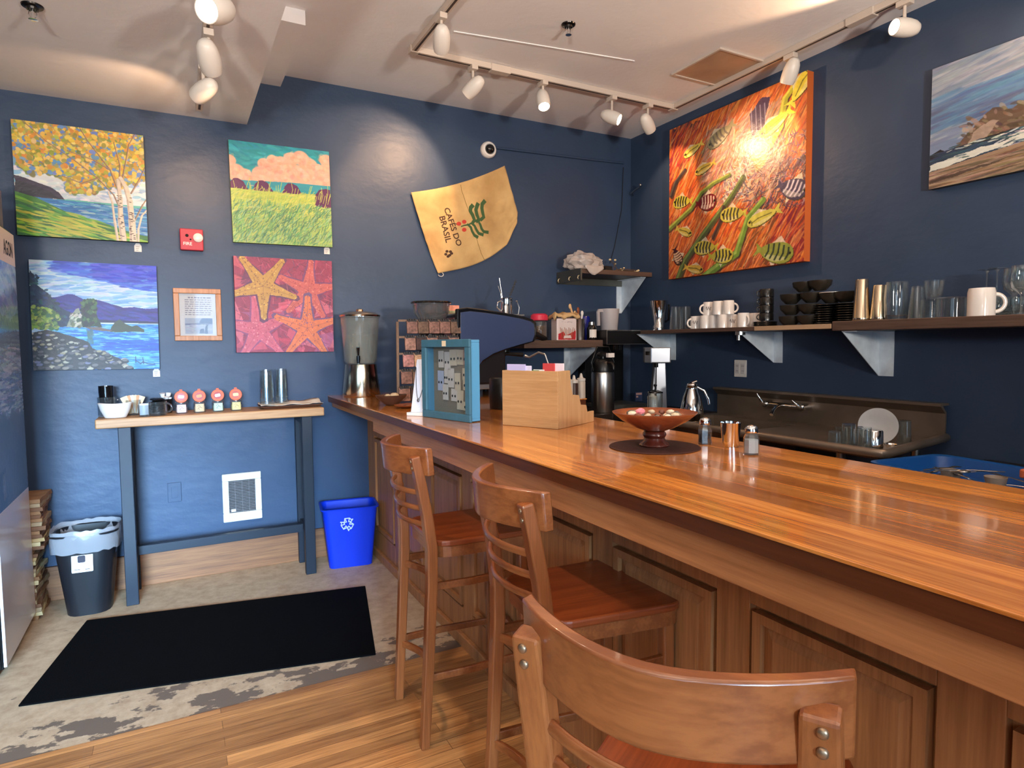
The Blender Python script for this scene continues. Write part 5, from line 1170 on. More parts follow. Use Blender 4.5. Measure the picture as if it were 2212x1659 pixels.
# slatted card rack with hanging brown packets
rk = thing('display_rack', 'leaning wooden rack of small hanging brown packets behind the blue box', 'display rack', (-2.10,-.79,ZB), R(-6))
rkw = wood('rack_timber', (96,70,52), (140,108,80), .6, 'z', 1.0)
bm = NB()
for x in (-.195, .19): sweep(bm, [(x,-.02,0),(x*.86+.0,.09,.46)], .014, .014, (1,0,0))
for k in range(5): z = .050+.096*k; y = -.02+.24*z; box(bm, -.19+.03*z*2, .185-.03*z*2, y-.004, y+.004, z+.028, z+.040)
obj('rack_frame', bm, rkw, rk)
pkm = [mat('packet_%d' % k, c, .7, var=.6, vscale=70) for k, c in enumerate(((150,110,94),(168,132,102),(126,90,78),(64,42,38),(172,120,114),(104,78,62)))]
clip = mat('packet_clip_black', (24,16,18), .5)
for rI in range(5):
    for cI in range(5):
        if rI <= 2 and cI > 3: continue
        if rI <= 1 and cI > 2: continue
        if rI == 4 and cI == 0: xo = .012
        x = -.158+.066*cI+.018*rI; z = .008+.096*rI
        t = bpy.data.objects.new('hanging_packet', None); C.objects.link(t); t.location = Matrix.Translation(rk.location) @ Matrix.Rotation(rk.rotation_euler[2], 4, 'Z') @ Vector((x, -.032+.24*z, z)); t.rotation_euler = (R(-10), 0, rk.rotation_euler[2])
        tag(t, 'small brown packet with a black clip hanging in the %s row of the rack' % ['bottom','second lowest','middle','second highest','top'][rI], 'packet', 'packets in the %s row of the rack' % ['bottom','second lowest','middle','second highest','top'][rI])
        bm = NB(); prism(bm, rrect(-.0315, .0315, 0, .078, .004, 2), 'y', -.007, .007); obj('packet', bm, pkm[(rI*2+cI*3+(3 if rI == 4 and cI > 2 else 0)) % 6], t, bev=.002)
        bm = NB(); 
        for k in range(4): prism(bm, rrect(-.027+.014*k, -.017+.014*k, .070, .086+.003*(k % 2), .003, 2), 'y', -.010, .008)
        box(bm, -.028, .028, -.009, .008, .070, .077); obj('clip', bm, clip, t)

# bowls with wooden bits, by the dispenser
dkw = wood('dark_turned_wood', (58,34,24), (98,62,44), .4, 'x', 2.0)
rdw = wood('red_turned_wood', (112,52,26), (152,84,48), .3, 'x', 1.5, coat=.3)
p = at(822, 876, 'z', ZB); p.z = ZB; t = thing('carved_bowl', 'small dark carved wooden bowl beside the water dispenser', 'bowl', (-2.37,-.90,ZB))
bm = NB(); lathe(bm, [(0,0),(.028,0),(.038,.006),(.082,.046),(.086,.056),(.080,.055),(.05,.022),(0,.012)], seg=36, sx=1.0, sy=.8); obj('bowl', bm, dkw, t, smooth=40)
sh = mat('pale_shell', (206,176,136), .7, bump=.6, bscale=80)
for k, (dx, dy, s_) in enumerate(((.02,.01,.026),(-.02,.0,.020))):
    bm = NB(); ball(bm, (0,0,0), s_, 1.1, .9, .9, 12, .10); o = obj('shell_piece', bm, sh, None, smooth=60); o.location = (-2.37+dx, -.90+dy, ZB+.043); tag(o, ['large pale shell piece in the dark carved bowl','smaller pale shell piece in the dark carved bowl'][k], 'shell')
t = thing('wooden_dish', 'shallow wooden dish with rings in front of the dark carved bowl', 'dish', (-2.335,-1.09,ZB))
bm = NB(); lathe(bm, [(0,0),(.035,0),(.068,.012),(.071,.018),(.066,.017),(.034,.007),(0,.006)], seg=32, sx=1.1, sy=.85); obj('dish', bm, rdw, t, smooth=40)
for k in range(3):
    bm = NB(); a = 2.1*k; lathe(bm, [(.008,0),(.012,0),(.012,.005),(.008,.005)], seg=20, closed=True); o = obj('wooden_ring', bm, dkw if k % 2 else sh, None, smooth=40); o.location = (-2.335+.022*math.cos(a), -1.09+.018*math.sin(a), ZB+.0085); tag(o, 'small ring lying in the shallow wooden dish', 'ring', 'rings in the shallow wooden dish')
# necklace stand
ns = thing('necklace_stand', 'leaning white necklace display stand on a small white block', 'jewellery stand', (-2.415,-1.455,ZB), R(-48))
bm = NB(); box(bm, -.045, .045, -.03, .035, 0, .016); obj('foot', bm, whitec, ns, bev=.002)
bm = NB(); vs = prism(bm, [(-.036,0),(.036,0),(.030,.245),(.026,.250),(-.026,.250),(-.030,.245)], 'y', -.006, .006); tf(bm, vs, Matrix.Translation((0,.0,.015)) @ Matrix.Rotation(R(-13), 4, 'X')); obj('board', bm, mat('linen_white', (226,228,240), .7, bump=.4, bscale=200), ns, bev=.002)
bm = NB(); pts = []
for k in range(15): s_ = k/14*2-1; pts.append((s_*.027, -.0095, .21-.15*(1-s_*s_)**.9))
v_ = tube(bm, pts, .0014, 6); ball(bm, (0,-.011,.055), .008, .8, .5, 1.2, 10); tf(bm, bm.verts, Matrix.Translation((0,0,.015)) @ Matrix.Rotation(R(-13), 4, 'X')); o = obj('necklace', bm, mat('tarnished_silver', (120,118,122), .3, .8), None, smooth=60); o.location = ns.location; o.rotation_euler = ns.rotation_euler; tag(o, 'fine silver necklace hanging on the white display stand', 'necklace')
bm = NB()
for k in range(12): ball(bm, (.034-.004*k/12+.001, .004, .03+.018*k), .0065, .6, .8, 1, 8)
tf(bm, bm.verts, Matrix.Translation((0,0,.015)) @ Matrix.Rotation(R(-13), 4, 'X')); o = obj('bead_string', bm, sh, None, smooth=60); o.location = ns.location; o.rotation_euler = ns.rotation_euler; tag(o, 'string of pale beads along the edge of the white stand', 'bead string', None, 'stuff')

# blue shadow box with earring cards
bx = thing('display_box', 'blue shadow-box frame holding earring cards on the bar', 'display box', (-2.372,-1.678,ZB), math.atan2(-.333,.088))
blp = mat('turquoise_blue_paint', (60,104,122), .55, var=.12, vscale=20); W2_, H2_, D2_ = .172, .350, .062
bm = NB()
for a in ((-W2_,W2_,0,.032),(-W2_,W2_,H2_-.034,H2_),(-W2_,-W2_+.032,.032,H2_-.034),(W2_-.032,W2_,.032,H2_-.034)): box(bm, a[0], a[1], 0, .014, a[2], a[3])
obj('front_frame', bm, blp, bx, bev=.003)
bm = NB(); w_ = W2_-.006
for a in ((-w_,w_,.003,.015),(-w_,w_,H2_-.015,H2_-.003),(-w_,-w_+.012,.015,H2_-.015),(w_-.012,w_,.015,H2_-.015)): box(bm, a[0], a[1], .014, D2_, a[2], a[3])
obj('side_walls', bm, mat('light_blue_paint', (84,148,184), .55), bx, bev=.002, label='brighter blue side walls')
bm = NB(); box(bm, -w_+.012, w_-.012, D2_-.006, D2_-.001, .015, H2_-.015); obj('linen_back', bm, mat('grey_linen', (150,140,124), .9, bump=.5, bscale=250), bx)
bm = NB(); box(bm, -.014, .014, -.0012, -.0002, H2_-.030, H2_-.006); obj('paper_tab', bm, cream, bx)
MB = Matrix.Translation(bx.location) @ Matrix.Rotation(bx.rotation_euler[2], 4, 'Z')
ear = mat('dark_earring', (58,62,64), .3, .6)
cards = [(-.095,.262,.04,.075,0),(-.045,.255,.045,.08,0),(.0,.27,.05,.07,1),(.045,.272,.048,.065,1),(.092,.268,.045,.055,2),(.088,.20,.045,.05,1),(.088,.155,.045,.05,1),(-.02,.18,.045,.085,0),(.03,.165,.042,.075,1),(-.1,.165,.045,.09,3),(-.055,.185,.03,.06,0),(-.06,.115,.04,.07,0),(.0,.105,.045,.055,0),(.045,.085,.045,.085,1),(.095,.060,.05,.038,1)]
for k, (x, z, a, b, m_) in enumerate(cards):
    t = bpy.data.objects.new('earring_card', None); C.objects.link(t); t.location = MB @ Vector((x*.98, D2_-.0095-.0016*(k % 3), z)); t.rotation_euler = (0, R(random.uniform(-2,2)), bx.rotation_euler[2])
    tag(t, 'pale card with a pair of small earrings inside the blue shadow box', 'earring card', 'earring cards in the blue shadow box')
    bm = NB(); box(bm, -a/2, a/2, 0, .0010, -b/2, b/2); obj('card', bm, [paper, mat('ivory_card', (222,212,190), .8), mat('rose_card', (186,160,150), .8), mat('ice_blue_card', (190,202,232), .8)][m_], t)
    bm = NB(); 
    for s_ in (-1, 1): ball(bm, (s_*a*.22, -.003, -b*.08), .0045, 1, .5, 1.3, 8)
    obj('earrings', bm, ear, t, smooth=60)
bm = NB(); box(bm, -W2_+.030, W2_-.030, .0105, .0120, .030, H2_-.032); obj('glass_pane', bm, thin_glass('box_glass', (244,246,246), .35, .008), bx)

# bamboo tea box with sachets
bo2 = thing('tea_box', 'stepped bamboo organiser box with tea sachets on top, on the bar', 'tea box', (-2.182,-2.088,ZB), math.atan2(-.897,.443))
bam = wood('bamboo_board', (168,126,80), (198,158,110), .45, 'x', 1.6, grain=.35)
bme = wood('bamboo_side', (176,136,90), (200,160,116), .5, 'z', 1.2, grain=.3)
bm = NB(); box(bm, -.131, .131, 0, .010, 0, .222); obj('front_board', bm, bam, bo2, bev=.0015)
bm = NB(); prof = [(.0105,0),(.29,0),(.29,.045),(.235,.045),(.225,.075),(.18,.080),(.165,.12),(.115,.125),(.10,.165),(.095,.222),(.0105,.222)]
for x in (-.131, .121): prism(bm, prof, 'x', x, x+.010)
obj('side_board', bm, bme, bo2, bev=.001)
bm = NB()
for y, z in ((.095,.16),(.165,.115),(.225,.07),(.282,.04)): box(bm, -.1205, .1205, y-.004, y+.004, .008, z)
box(bm, -.1205, .1205, .0105, .282, 0, .008); obj('dividers', bm, bam, bo2)
MT = Matrix.Translation(bo2.location) @ Matrix.Rotation(bo2.rotation_euler[2], 4, 'Z')
sach = [('purple', (196,186,226), -.085, .09, .236), ('lilac striped', (222,214,236), -.060, .09, .230), ('green', (70,120,48), -.02, .07, .212), ('white', (230,226,222), .012, .05, .215), ('red', (206,70,70), .055, .055, .240), ('red striped white', (236,214,220), .098, .045, .240), ('orange', (216,130,80), .05, .05, .19)]
for nm, c_, x, w_, z in sach:
    bm = NB(); box(bm, -w_/2, w_/2, -.003, .003, -.11, 0)
    o = obj('tea_sachet', bm, mat('sachet_'+nm.replace(' ', '_'), c_, .6), None, bev=.001); o.location = MT @ Vector((x, .035+.006*(sach.index((nm, c_, x, w_, z))), z+.010)); o.rotation_euler = (0, 0, bo2.rotation_euler[2]+R(random.uniform(-3,3))); tag(o, nm+' tea sachet standing up in the bamboo box', 'tea sachet')

# steel milk jug-like spoon in the box top
bm = NB(); tube(bm, [(0,0,0),(-.02,.0,.04),(-.045,.0,.10)], .0035, 8); tube(bm, [(-.045,0,.10),(-.075,.0,.108),(-.12,0,.088),(-.14,0,.094)], [.004,.004,.004,.006], 8); o = obj('bent_frother_wand', bm, steel, None, smooth=60); o.location = MT @ Vector((.075, .07, .185)); o.rotation_euler = (0,0,bo2.rotation_euler[2]); tag(o, 'bent steel rod sticking out of the bamboo tea box', 'wand')

# pedestal bowl on a round mat
pm = NB(); lathe(pm, [(0,0),(.140,0),(.141,.0015),(.139,.003),(0,.003)], seg=56); o = obj('round_placemat', pm, mat('dark_felt_mat', (64,30,20), .8, bump=.3, bscale=200), None, smooth=30); o.location = (-2.082,-2.706,ZB); tag(o, 'dark round mat under the pedestal bowl', 'placemat')
pbw = thing('pedestal_bowl', 'turned wooden pedestal bowl filled with pebbles on a dark round mat', 'bowl', (-2.082,-2.706,ZB+.0035))
bm = NB(); lathe(bm, [(0,.048),(.030,.048),(.062,.060),(.102,.082),(.130,.105),(.1315,.108),(.127,.109),(.100,.092),(.06,.072),(0,.064)], seg=56); obj('bowl', bm, rdw, pbw, smooth=50)
bm = NB(); lathe(bm, [(0,0),(.044,0),(.047,.004),(.044,.009),(.036,.016),(.031,.026),(.034,.031),(.037,.036),(.036,.041),(.031,.0475),(0,.0475)], seg=48); obj('pedestal', bm, wood('mahogany_foot', (60,22,14), (92,38,26), .25, 'x', 1.5, coat=.4), pbw, smooth=40)
cols = [(206,190,160),(150,130,110),(92,92,88),(222,206,180),(120,74,58),(196,176,150),(110,100,92),(232,220,200)]
k = 0
for ring, rad in ((14, .072), (9, .044), (4, .016)):
    for i in range(ring):
        a = 2*PI*i/ring+ring; bm = NB(); s_ = random.uniform(.009, .013); ball(bm, (0,0,0), s_, 1.2, .9, .75, 10, .08)
        o = obj('pebble', bm, mat('pebble_%d' % (k % 8), cols[k % 8], .7, bump=.4, bscale=90), None, smooth=60); o.location = (-2.082+rad*math.cos(a), -2.706+rad*math.sin(a), ZB+.0035+.070+.022*(rad/.072)**2+s_*.8+(.006 if ring < 14 else .0)); o.rotation_euler = (0,0,random.uniform(0,3))
        tag(o, 'small stone among the pebbles in the pedestal bowl', 'pebble', 'pebbles in the pedestal bowl'); k += 1
bm = NB(); ball(bm, (0,0,0), .013, 1.4, .8, .7, 8, .2); o = obj('pink_stone', bm, mat('pink_stone_mat', (228,130,140), .6), None); o.location = (-2.125,-2.690,ZB+.114); tag(o, 'bright pink star-like stone on the pebbles', 'stone')

def shaker(name, label, p, fillc, fh, rz=0):
    t = thing(name, label, 'shaker', p, rz)
    bm = NB(); pr = []
    for r_, z in ((.0215,0),(.0235,.003),(.0235,.046),(.020,.055),(.0165,.060),(.0165,.068)): pr.append((r_, z))
    lathe(bm, [(0,0)]+pr+[(.0145,.068),(.0145,.060),(.018,.053),(.0212,.044),(.0212,.005),(0,.004)], seg=8); obj('glass_body', bm, tumb, t)
    bm = NB(); lathe(bm, [(0,.0055),(.0200,.0055),(.0200,fh),(0,fh)], seg=8); obj('contents', bm, fillc, t)
    bm = NB(); lathe(bm, [(.0178,.064),(.0185,.066),(.0185,.076),(.014,.083),(.006,.086),(0,.0865)], seg=28); obj('cap', bm, chrome, t, smooth=40)
shaker('pepper_shaker', 'glass pepper shaker with chrome cap beside the small metal cup', (-1.905,-2.745,ZB), mat('ground_pepper', (96,86,82), .9, bump=1, bscale=400), .030, R(22))
shaker('salt_shaker', 'glass salt shaker half full of white salt, rightmost on the bar', (-1.930,-2.952,ZB), mat('table_salt', (232,232,238), .8), .044, R(22))
t = thing('metal_cup', 'small shiny metal cup between the pepper and salt shakers', 'cup', (-1.866,-2.815,ZB)); bm = NB(); lathe(bm, [(0,0),(.024,0),(.032,.074),(.0325,.075),(.0315,.075),(.0235,.004),(0,.004)], seg=36); obj('cup', bm, chrome, t, smooth=40)
# ------------------------------------------------------------------ espresso machine and what stands on it
em = thing('espresso_machine', 'large navy and black espresso machine with a swept side wing', 'espresso machine', (-1.72,-.45,ZB)); eo = (-1.72,-.45,ZB)
nvp = mat('navy_enamel', (50,64,98), .32, coat=.3)
poly = [at(u, v, 'y', -.75) for u, v in ((988,667),(1010,664),(1045,668),(1090,675),(1130,683),(1152,690),(1159,697),(1160,722),(1155,738),(1130,745),(1095,756),(1065,768),(1040,785),(1022,812),(1012,850),(1008,885),(988,885))]
pl2 = [(p.x, max(p.z, 1.082)) for p in poly]
cx_ = sum(p[0] for p in pl2)/len(pl2); cz_ = sum(p[1] for p in pl2)/len(pl2)
bm = NB(); prism(bm, pl2, 'y', -.75, -.71); O('wing_edge', bm, blk, em, eo, bev=.006)
bm = NB(); prism(bm, pl2, 'y', -.19, -.15); O('wing_edge', bm, blk, em, eo, bev=.006)
ins = [(cx_+(a-cx_)*.93, cz_+(b-cz_)*.88+.004) for a, b in pl2]
bm = NB(); prism(bm, ins, 'y', -.7545, -.7500); O('side_wing', bm, nvp, em, eo, bev=.002, label='navy blue side wing')
bm = NB(); box(bm, -1.895, -1.56, -.705, -.195, 1.15, 1.575); O('body', bm, mat('dark_machine_body', (40,34,36), .35, .5), em, eo, bev=.01)
bm = NB(); box(bm, -1.908, -1.897, -.69, -.21, 1.20, 1.56); O('back_panel', bm, mat('pink_reflection_steel', (196,120,122), .22, .7, var=.3, vscale=5), em, eo, label='steel back panel with a pink reflection painted in')  # pink reflection is put into the panel's base colour
bm = NB(); box(bm, -1.86, -1.45, -.69, -.21, 1.115, 1.149); O('drip_tray', bm, steel, em, eo, bev=.003)
for x in (-1.83, -1.48):
    for y in (-.66, -.24): bm = NB(); cyl(bm, (x, y, ZB), .022, .045, 16); O('foot', bm, black, em, eo, smooth=50)
for y in (-.58, -.33):
    bm = NB(); cyl(bm, (-1.505, y, 1.345), .035, .06, 20); tube(bm, [(-1.505,y,1.335),(-1.44,y,1.33),(-1.37,y,1.325)], [.012,.013,.016], 10); O('portafilter', bm, black, em, eo, smooth=50)
bm = NB(); q = at(1172, 730, 'y', -.73); q0 = at(1155, 722, 'y', -.73); tube(bm, [q0, (q0+q)/2, q, q+Vector((.03,0,-.004))], [.024,.022,.020,.012], 12); O('steam_knob', bm, black, em, eo, smooth=50)
bm = NB(); box(bm, -1.89, -1.42, -.70, -.20, 1.576, 1.585); O('cup_tray', bm, steel, em, eo)
zt = 1.5855
def onm(u, y): p = at(u, 670, 'y', y); return Vector((p.x, y, zt))
p = onm(1101, -.42); p.x = -1.40; 
t = thing('milk_pitcher', 'steel pitcher of whisks and tools standing on the espresso machine', 'pitcher', (-1.445,-.50,zt))
bm = NB(); lathe(bm, [(0,0),(.047,0),(.050,.004),(.046,.06),(.042,.105),(.044,.115),(.042,.115),(.040,.104),(.044,.06),(.046,.006),(0,.005)], seg=32); obj('jug', bm, chrome, t, smooth=40)
bm = NB(); tube(bm, [(-.045,-.01,.095),(-.075,-.02,.085),(-.078,-.02,.05),(-.048,-.01,.03)], .005, 8); obj('handle', bm, chrome, t, smooth=60)
TP = Vector((-1.445,-.50,zt+.006))
for nm, lab, a, pts in (('thermometer','thin steel thermometer stem leaning left in the pitcher',0,[(-.01,0,0),(-.03,0,.12),(-.05,0,.24)]), ('cleaning_brush','bristly brush leaning right in the steel pitcher',1,[(.0,.0,0),(.03,0,.13),(.075,0,.23)]), ('pick','short steel pick in the pitcher',0,[(-.02,.01,0),(-.035,.01,.14),(-.055,.01,.19)])):
    bm = NB(); tube(bm, pts, .0025, 6)
    if a:
        for k in range(26):
            q = Vector(pts[1]).lerp(Vector(pts[2]), k/25); d = Vector((math.cos(k*2.4), math.sin(k*2.4), .1))*.012; tube(bm, [q-d, q+d], .0011, 4)
    o = obj(nm, bm, steel if not a else mat('dark_bristle', (60,60,58), .6), None); o.location = TP; tag(o, lab, 'tool')
bm = NB(); tube(bm, [(0,0,0),(.01,0,.05),(-.005,0,.09)], .003, 6); ball(bm, (-.008,0,.094), .008, 1, 1, .5, 10); o = obj('bar_spoon', bm, steel, None, smooth=60); o.location = (-1.385,-.55,zt); tag(o, 'small steel spoon standing right of the pitcher on the machine', 'spoon')
for nm, c_, x, y, w_, h_, z0 in (('orange and white', (226,150,128), -1.80, -.40, .085, .035, .030), ('tan striped', (222,176,140), -1.625, -.45, .10, .028, 0), ('pale green', (190,190,150), -1.76, -.42, .15, .018, .011), ('cream', (214,200,184), -1.78, -.42, .17, .010, 0)):
    bm = NB(); box(bm, -w_/2, w_/2, -.035, .035, 0, h_); o = obj('small_box', bm, mat('box_'+nm.replace(' ', '_'), c_, .7, var=.2, vscale=25), None, bev=.002); o.location = (x, y, zt+z0+.0004); tag(o, nm+' small carton lying on the espresso machine', 'carton')
gr = thing('coffee_grinder', 'coffee grinder with clear hopper and black lid left of the machine', 'grinder', (-2.015,-.60,ZB))
bm = NB(); prism(bm, rrect(-.060,.060,-.08,.08,.03,5), 'z', 0, .40); obj('body', bm, mat('dark_machine_body'), gr, bev=.006)
hopc = thin_glass('smoky_hopper', (226,220,218), .8, .06)
bm = NB(); lathe(bm, [(0,.401),(.045,.401),(.050,.43),(.108,.520),(.114,.575),(.111,.575),(.104,.522),(.046,.435),(0,.41)], seg=36); obj('hopper', bm, hopc, gr, smooth=40)
bm = NB(); lathe(bm, [(0,.576),(.122,.576),(.124,.581),(.122,.587),(.06,.592),(0,.593)], seg=36); obj('lid', bm, blk, gr, smooth=40)
kb = thing('knock_box', 'black round knock box in the shadow under the machine wing', 'knock box', (-1.94,-1.40,ZB))
bm = NB(); lathe(bm, [(0,0),(.066,0),(.07,.005),(.072,.15),(.068,.155),(.064,.15),(.062,.02),(0,.018)], seg=32); obj('tub', bm, black, kb, smooth=40)
bm = NB(); tube(bm, [(-.066,0,.140),(.066,0,.140)], .010, 12); obj('knock_bar', bm, black, kb, smooth=60)

# ------------------------------------------------------------------ small shelf on the back wall (z = 1.42)
ZS = 1.4205
def bs(u, y=-.24): p = at(u, 730, 'y', y); return Vector((p.x, y, ZS))
def px(p, n): return n*mpp(p)
p = bs(1165, -.22); t = thing('jar', 'glass canister with a red lid at the left end of the small shelf', 'jar', p)
bm = NB(); lathe(bm, [(0,0),(.055,0),(.058,.006),(.058,.13),(.05,.145),(.048,.145),(.055,.128),(.055,.008),(0,.006)], seg=32); obj('jar', bm, tumb, t, smooth=40)
bm = NB(); cyl(bm, (0,0,.007), .053, .10, 28); obj('contents', bm, mat('brown_grounds', (110,78,58), .9, bump=.6, bscale=80), t, smooth=50)
bm = NB(); lathe(bm, [(0,.1455),(.064,.1455),(.067,.15),(.063,.185),(.05,.196),(0,.197)], seg=32); obj('lid', bm, mat('red_clear_lid', (206,50,76), .25, coat=.4), t, smooth=40)
p = bs(1218, -.30); t = thing('tin_box', 'white and red tin printed with brown sticks on the small shelf', 'tin', p, R(-8))
w_ = px(p, 47)/2; h_ = px(p, 46)
bm = NB(); prism(bm, rrect(-w_, w_, -.055, .055, .012, 4), 'z', 0, h_); obj('tin', bm, mat('tin_cream_white', (226,214,212), .35), t, bev=.002)
pt_ = Pic(90, 90, (226,214,212)); pt_.poly([(0,.72),(.3,.60),(.42,.8),(1,.55),(1,1),(0,1)], (196,30,42), 1, .03)
for k in range(11): x = .22+.06*k; pt_.line([(x,.95),(x+(x-.5)*.35,.42+.05*((k*7) % 3))], .028, [(150,92,60),(120,66,44),(176,120,84)][k % 3])
pt_.poly([(.34,.8),(.7,.78),(.76,.92),(.3,.93)], (226,212,206)); pt_.dabs(22, (.2,.8,.12,.18), .03, .012, 0, [(190,170,180)], .8)
f_ = paint_face('printed_picture', pt_, w_*2-.02, h_-.006, t, -.0560, .35); f_.location = (0, 0, h_/2)
bm = NB(); box(bm, -w_+.002, w_-.002, -.053, .053, h_, h_+.003); obj('tin_lid', bm, mat('brown_lid', (96,40,34), .5), t)
zc_ = p.z+h_+.0035
bm = NB(); g = [[bm.verts.new((-.11+.21*i/10, -.07+.13*j/5, .012+.010*math.sin(i*1.1+j*.8)+.006*math.sin(i*2.7)-(.03 if i == 0 else 0)-(.018 if j == 0 else 0))) for j in range(6)] for i in range(11)]
for a, b in zip(g, g[1:]):
    for j in range(5): bm.faces.new((a[j], a[j+1], b[j+1], b[j]))
o = obj('folded_cloth', bm, mat('tan_cloth', (202,168,120), .95, bump=.5, bscale=60), None, smooth=70, solid=.018); o.location = (p.x, p.y, zc_+.022); o.rotation_euler = (0,0,R(-8)); tag(o, 'tan folded cloth lying on top of the printed tin', 'cloth')
p = bs(1252, -.30); t = thing('utensil_crock', 'steel cylinder holding wooden spoons on the small shelf', 'crock', p)
bm = NB(); lathe(bm, [(0,0),(.036,0),(.037,.003),(.037,.155),(.039,.158),(.035,.158),(.034,.005),(0,.005)], seg=30); obj('cylinder', bm, steel, t, smooth=40)
spm = wood('pale_spoon_wood', (190,150,104), (224,190,142), .5, 'z', 2)
for k, (dx, dy, h_, lab, m_) in enumerate(((-.085,.0,.25,'tallest wooden spoon handle leaning left in the steel crock',spm),(-.035,.01,.20,'short wooden spoon handle in the middle of the crock',spm),(-.02,-.01,.225,'round-tipped brown wooden spoon in the crock',rdw),(.015,-.012,.20,'white plastic spoon leaning right in the crock',white))):
    bm = NB(); top = Vector((dx, dy, h_)); bt_ = Vector((-dx*.15, 0, .008)); tube(bm, [bt_, bt_.lerp(top, .7), top], [.005,.006,.010], 10); ball(bm, top, .015, .85, .5, 1.3, 12); o = obj('wooden_spoon' if m_ is not white else 'plastic_spoon', bm, m_, None, smooth=60); o.location = p; tag(o, lab, 'spoon')
p = bs(1278, -.33); t = thing('supplement_bottle', 'dark bottle with silver cap and white label on the small shelf', 'bottle', p)
bm = NB(); lathe(bm, [(0,0),(.034,0),(.036,.004),(.036,.085),(.030,.105),(.022,.112),(0,.112)], seg=28); obj('bottle', bm, blk, t, smooth=40)
bm = NB(); cyl(bm, (0,0,.1125), .024, .022, 24); obj('cap', bm, steel, t, smooth=50)
bm = NB(); r1 = [bm.verts.new((.0366*math.sin(R(-60+120*k/12)), -.0366*math.cos(R(-60+120*k/12)), .015+(.004 if k % 3 else 0))) for k in range(13)]; r2q = [bm.verts.new((.0366*math.sin(R(-60+120*k/12)), -.0366*math.cos(R(-60+120*k/12)), .078)) for k in range(13)]
for k in range(12): bm.faces.new((r1[k], r1[k+1], r2q[k+1], r2q[k]))
obj('label', bm, paper, t)
p = bs(1262, -.16); t = thing('blue_canister', 'deep blue canister behind the dark bottle', 'canister', p); bm = NB(); lathe(bm, [(0,0),(.045,0),(.046,.003),(.046,.175),(.042,.185),(0,.187)], seg=28); obj('canister', bm, mat('deep_blue_tin', (16,26,120), .25, coat=.4), t, smooth=40)

# high corner shelf contents (z = 1.95)
def blobbag(name, label, loc, sx, sy, sz, m, seed):
    bm = NB(); bmesh.ops.create_icosphere(bm, subdivisions=4, radius=1); r = random.Random(seed)
    ph = [(Vector((r.uniform(-1,1), r.uniform(-1,1), r.uniform(-1,1))).normalized(), r.uniform(3, 8), r.uniform(0, 6)) for _ in range(9)]
    for v in bm.verts:
        n_ = v.co.normalized(); k = 1+sum(.045*math.sin(f*n_.dot(d)*2+q) for d, f, q in ph); v.co = Vector((n_.x*sx*k, n_.y*sy*k, max(n_.z, -.72)*sz*k))
    o = obj(name, bm, m, None, smooth=25); o.location = loc; tag(o, label, 'bag'); return o
bag = blobbag('plastic_bag', 'crumpled translucent plastic bag on the left of the high corner shelf', (-.615,-.20,2.012), .155, .095, .078, mat('cloudy_plastic_bag', (206,196,190), .2, alpha=.72, bump=.8, bscale=18), 5)
bm = NB(); g = [[bm.verts.new((-.12+.17*i/8, -.003*math.sin(i*2), -.004-(.012+.055*math.sin(PI*(i+.5)/9)**1.2)*j/4+.004*math.sin(i+j*2))) for j in range(5)] for i in range(9)]
for a, b in zip(g, g[1:]):
    for j in range(4): bm.faces.new((a[j], a[j+1], b[j+1], b[j]))
fl = obj('bag_flap', bm, mat('cloudy_plastic_bag'), bag, smooth=60, solid=.002); fl.location = (-.0+.03, -.150, -.035)
bm = NB(); box(bm, -.035, .035, -.025, .025, 0, .045); t = obj('small_black_box', bm, blk, None, bev=.004); t.location = (-.395,-.20,1.9505); tag(t, 'small black box beside the dried flowers on the corner shelf', 'box')
df = thing('dried_flowers', 'bundle of dried twigs with pale buds lying on the corner shelf', 'dried flowers', (-.25,-.22,1.9505))
tw_ = mat('twig_brown', (92,68,50), .8); bud = mat('pale_bud', (226,206,160), .8)
r = random.Random(8)
for k in range(7):
    bm = NB(); a = r.uniform(-.3, .3); z0 = .004+.004*k; pts = [Vector((-.14+.02*k, .03*math.sin(k*2), z0)), Vector((-.02, .04*math.sin(k*3), z0+.008)), Vector((.10+.012*k, .03*math.cos(k*2), z0+.004))]
    if k > 4: pts = [Vector((-.05*(k-4), 0, .012)), Vector((-.08-.0*(k-4), .01, .06)), Vector((-.13+.05*(k-5), 0, .095))]
    tube(bm, pts, .0026, 6); obj('twig', bm, tw_, df)
    for q_, s_ in ((pts[-1], .009), (pts[1]+Vector((.01,0,.007)), .007)): bm = NB(); ball(bm, q_, s_, 1.3, 1, .8, 8); obj('bud', bm, bud, df, smooth=60)

# ------------------------------------------------------------------ brewer, air pot, mixer, bottles on the work counter (z = .90)
ZW = .9005
br_ = thing('coffee_brewer', 'tall black coffee brewer in the corner beside the air pot', 'coffee brewer', (-.385,-.30,ZW)); bo3 = (-.385,-.30,ZW)
bm = NB(); box(bm, -.585, -.19, -.45, -.06, 1.385, 1.493); O('head', bm, mat('brewer_black', (26,26,30), .35, .3), br_, bo3, bev=.004)
bm = NB(); 
for a in ((-.585,-.19,-.455,-.451,1.486,1.493),(-.585,-.19,-.455,-.451,1.385,1.389),(-.585,-.580,-.455,-.451,1.389,1.486)): box(bm, *a)
O('steel_trim', bm, steel, br_, bo3)
bm = NB(); box(bm, -.575, -.20, -.16, -.06, .93, 1.3845); O('column', bm, mat('brewer_black'), br_, bo3, bev=.004)
bm = NB(); box(bm, -.575, -.20, -.455, -.06, .9006, .93); O('base_tray', bm, mat('worn_grey_tray', (112,112,108), .4, .6), br_, bo3, bev=.004)
bm = NB(); cyl(bm, (-.385,-.30,1.34), .055, .0445, 20, .06); O('brew_funnel', bm, blk, br_, bo3, smooth=50)
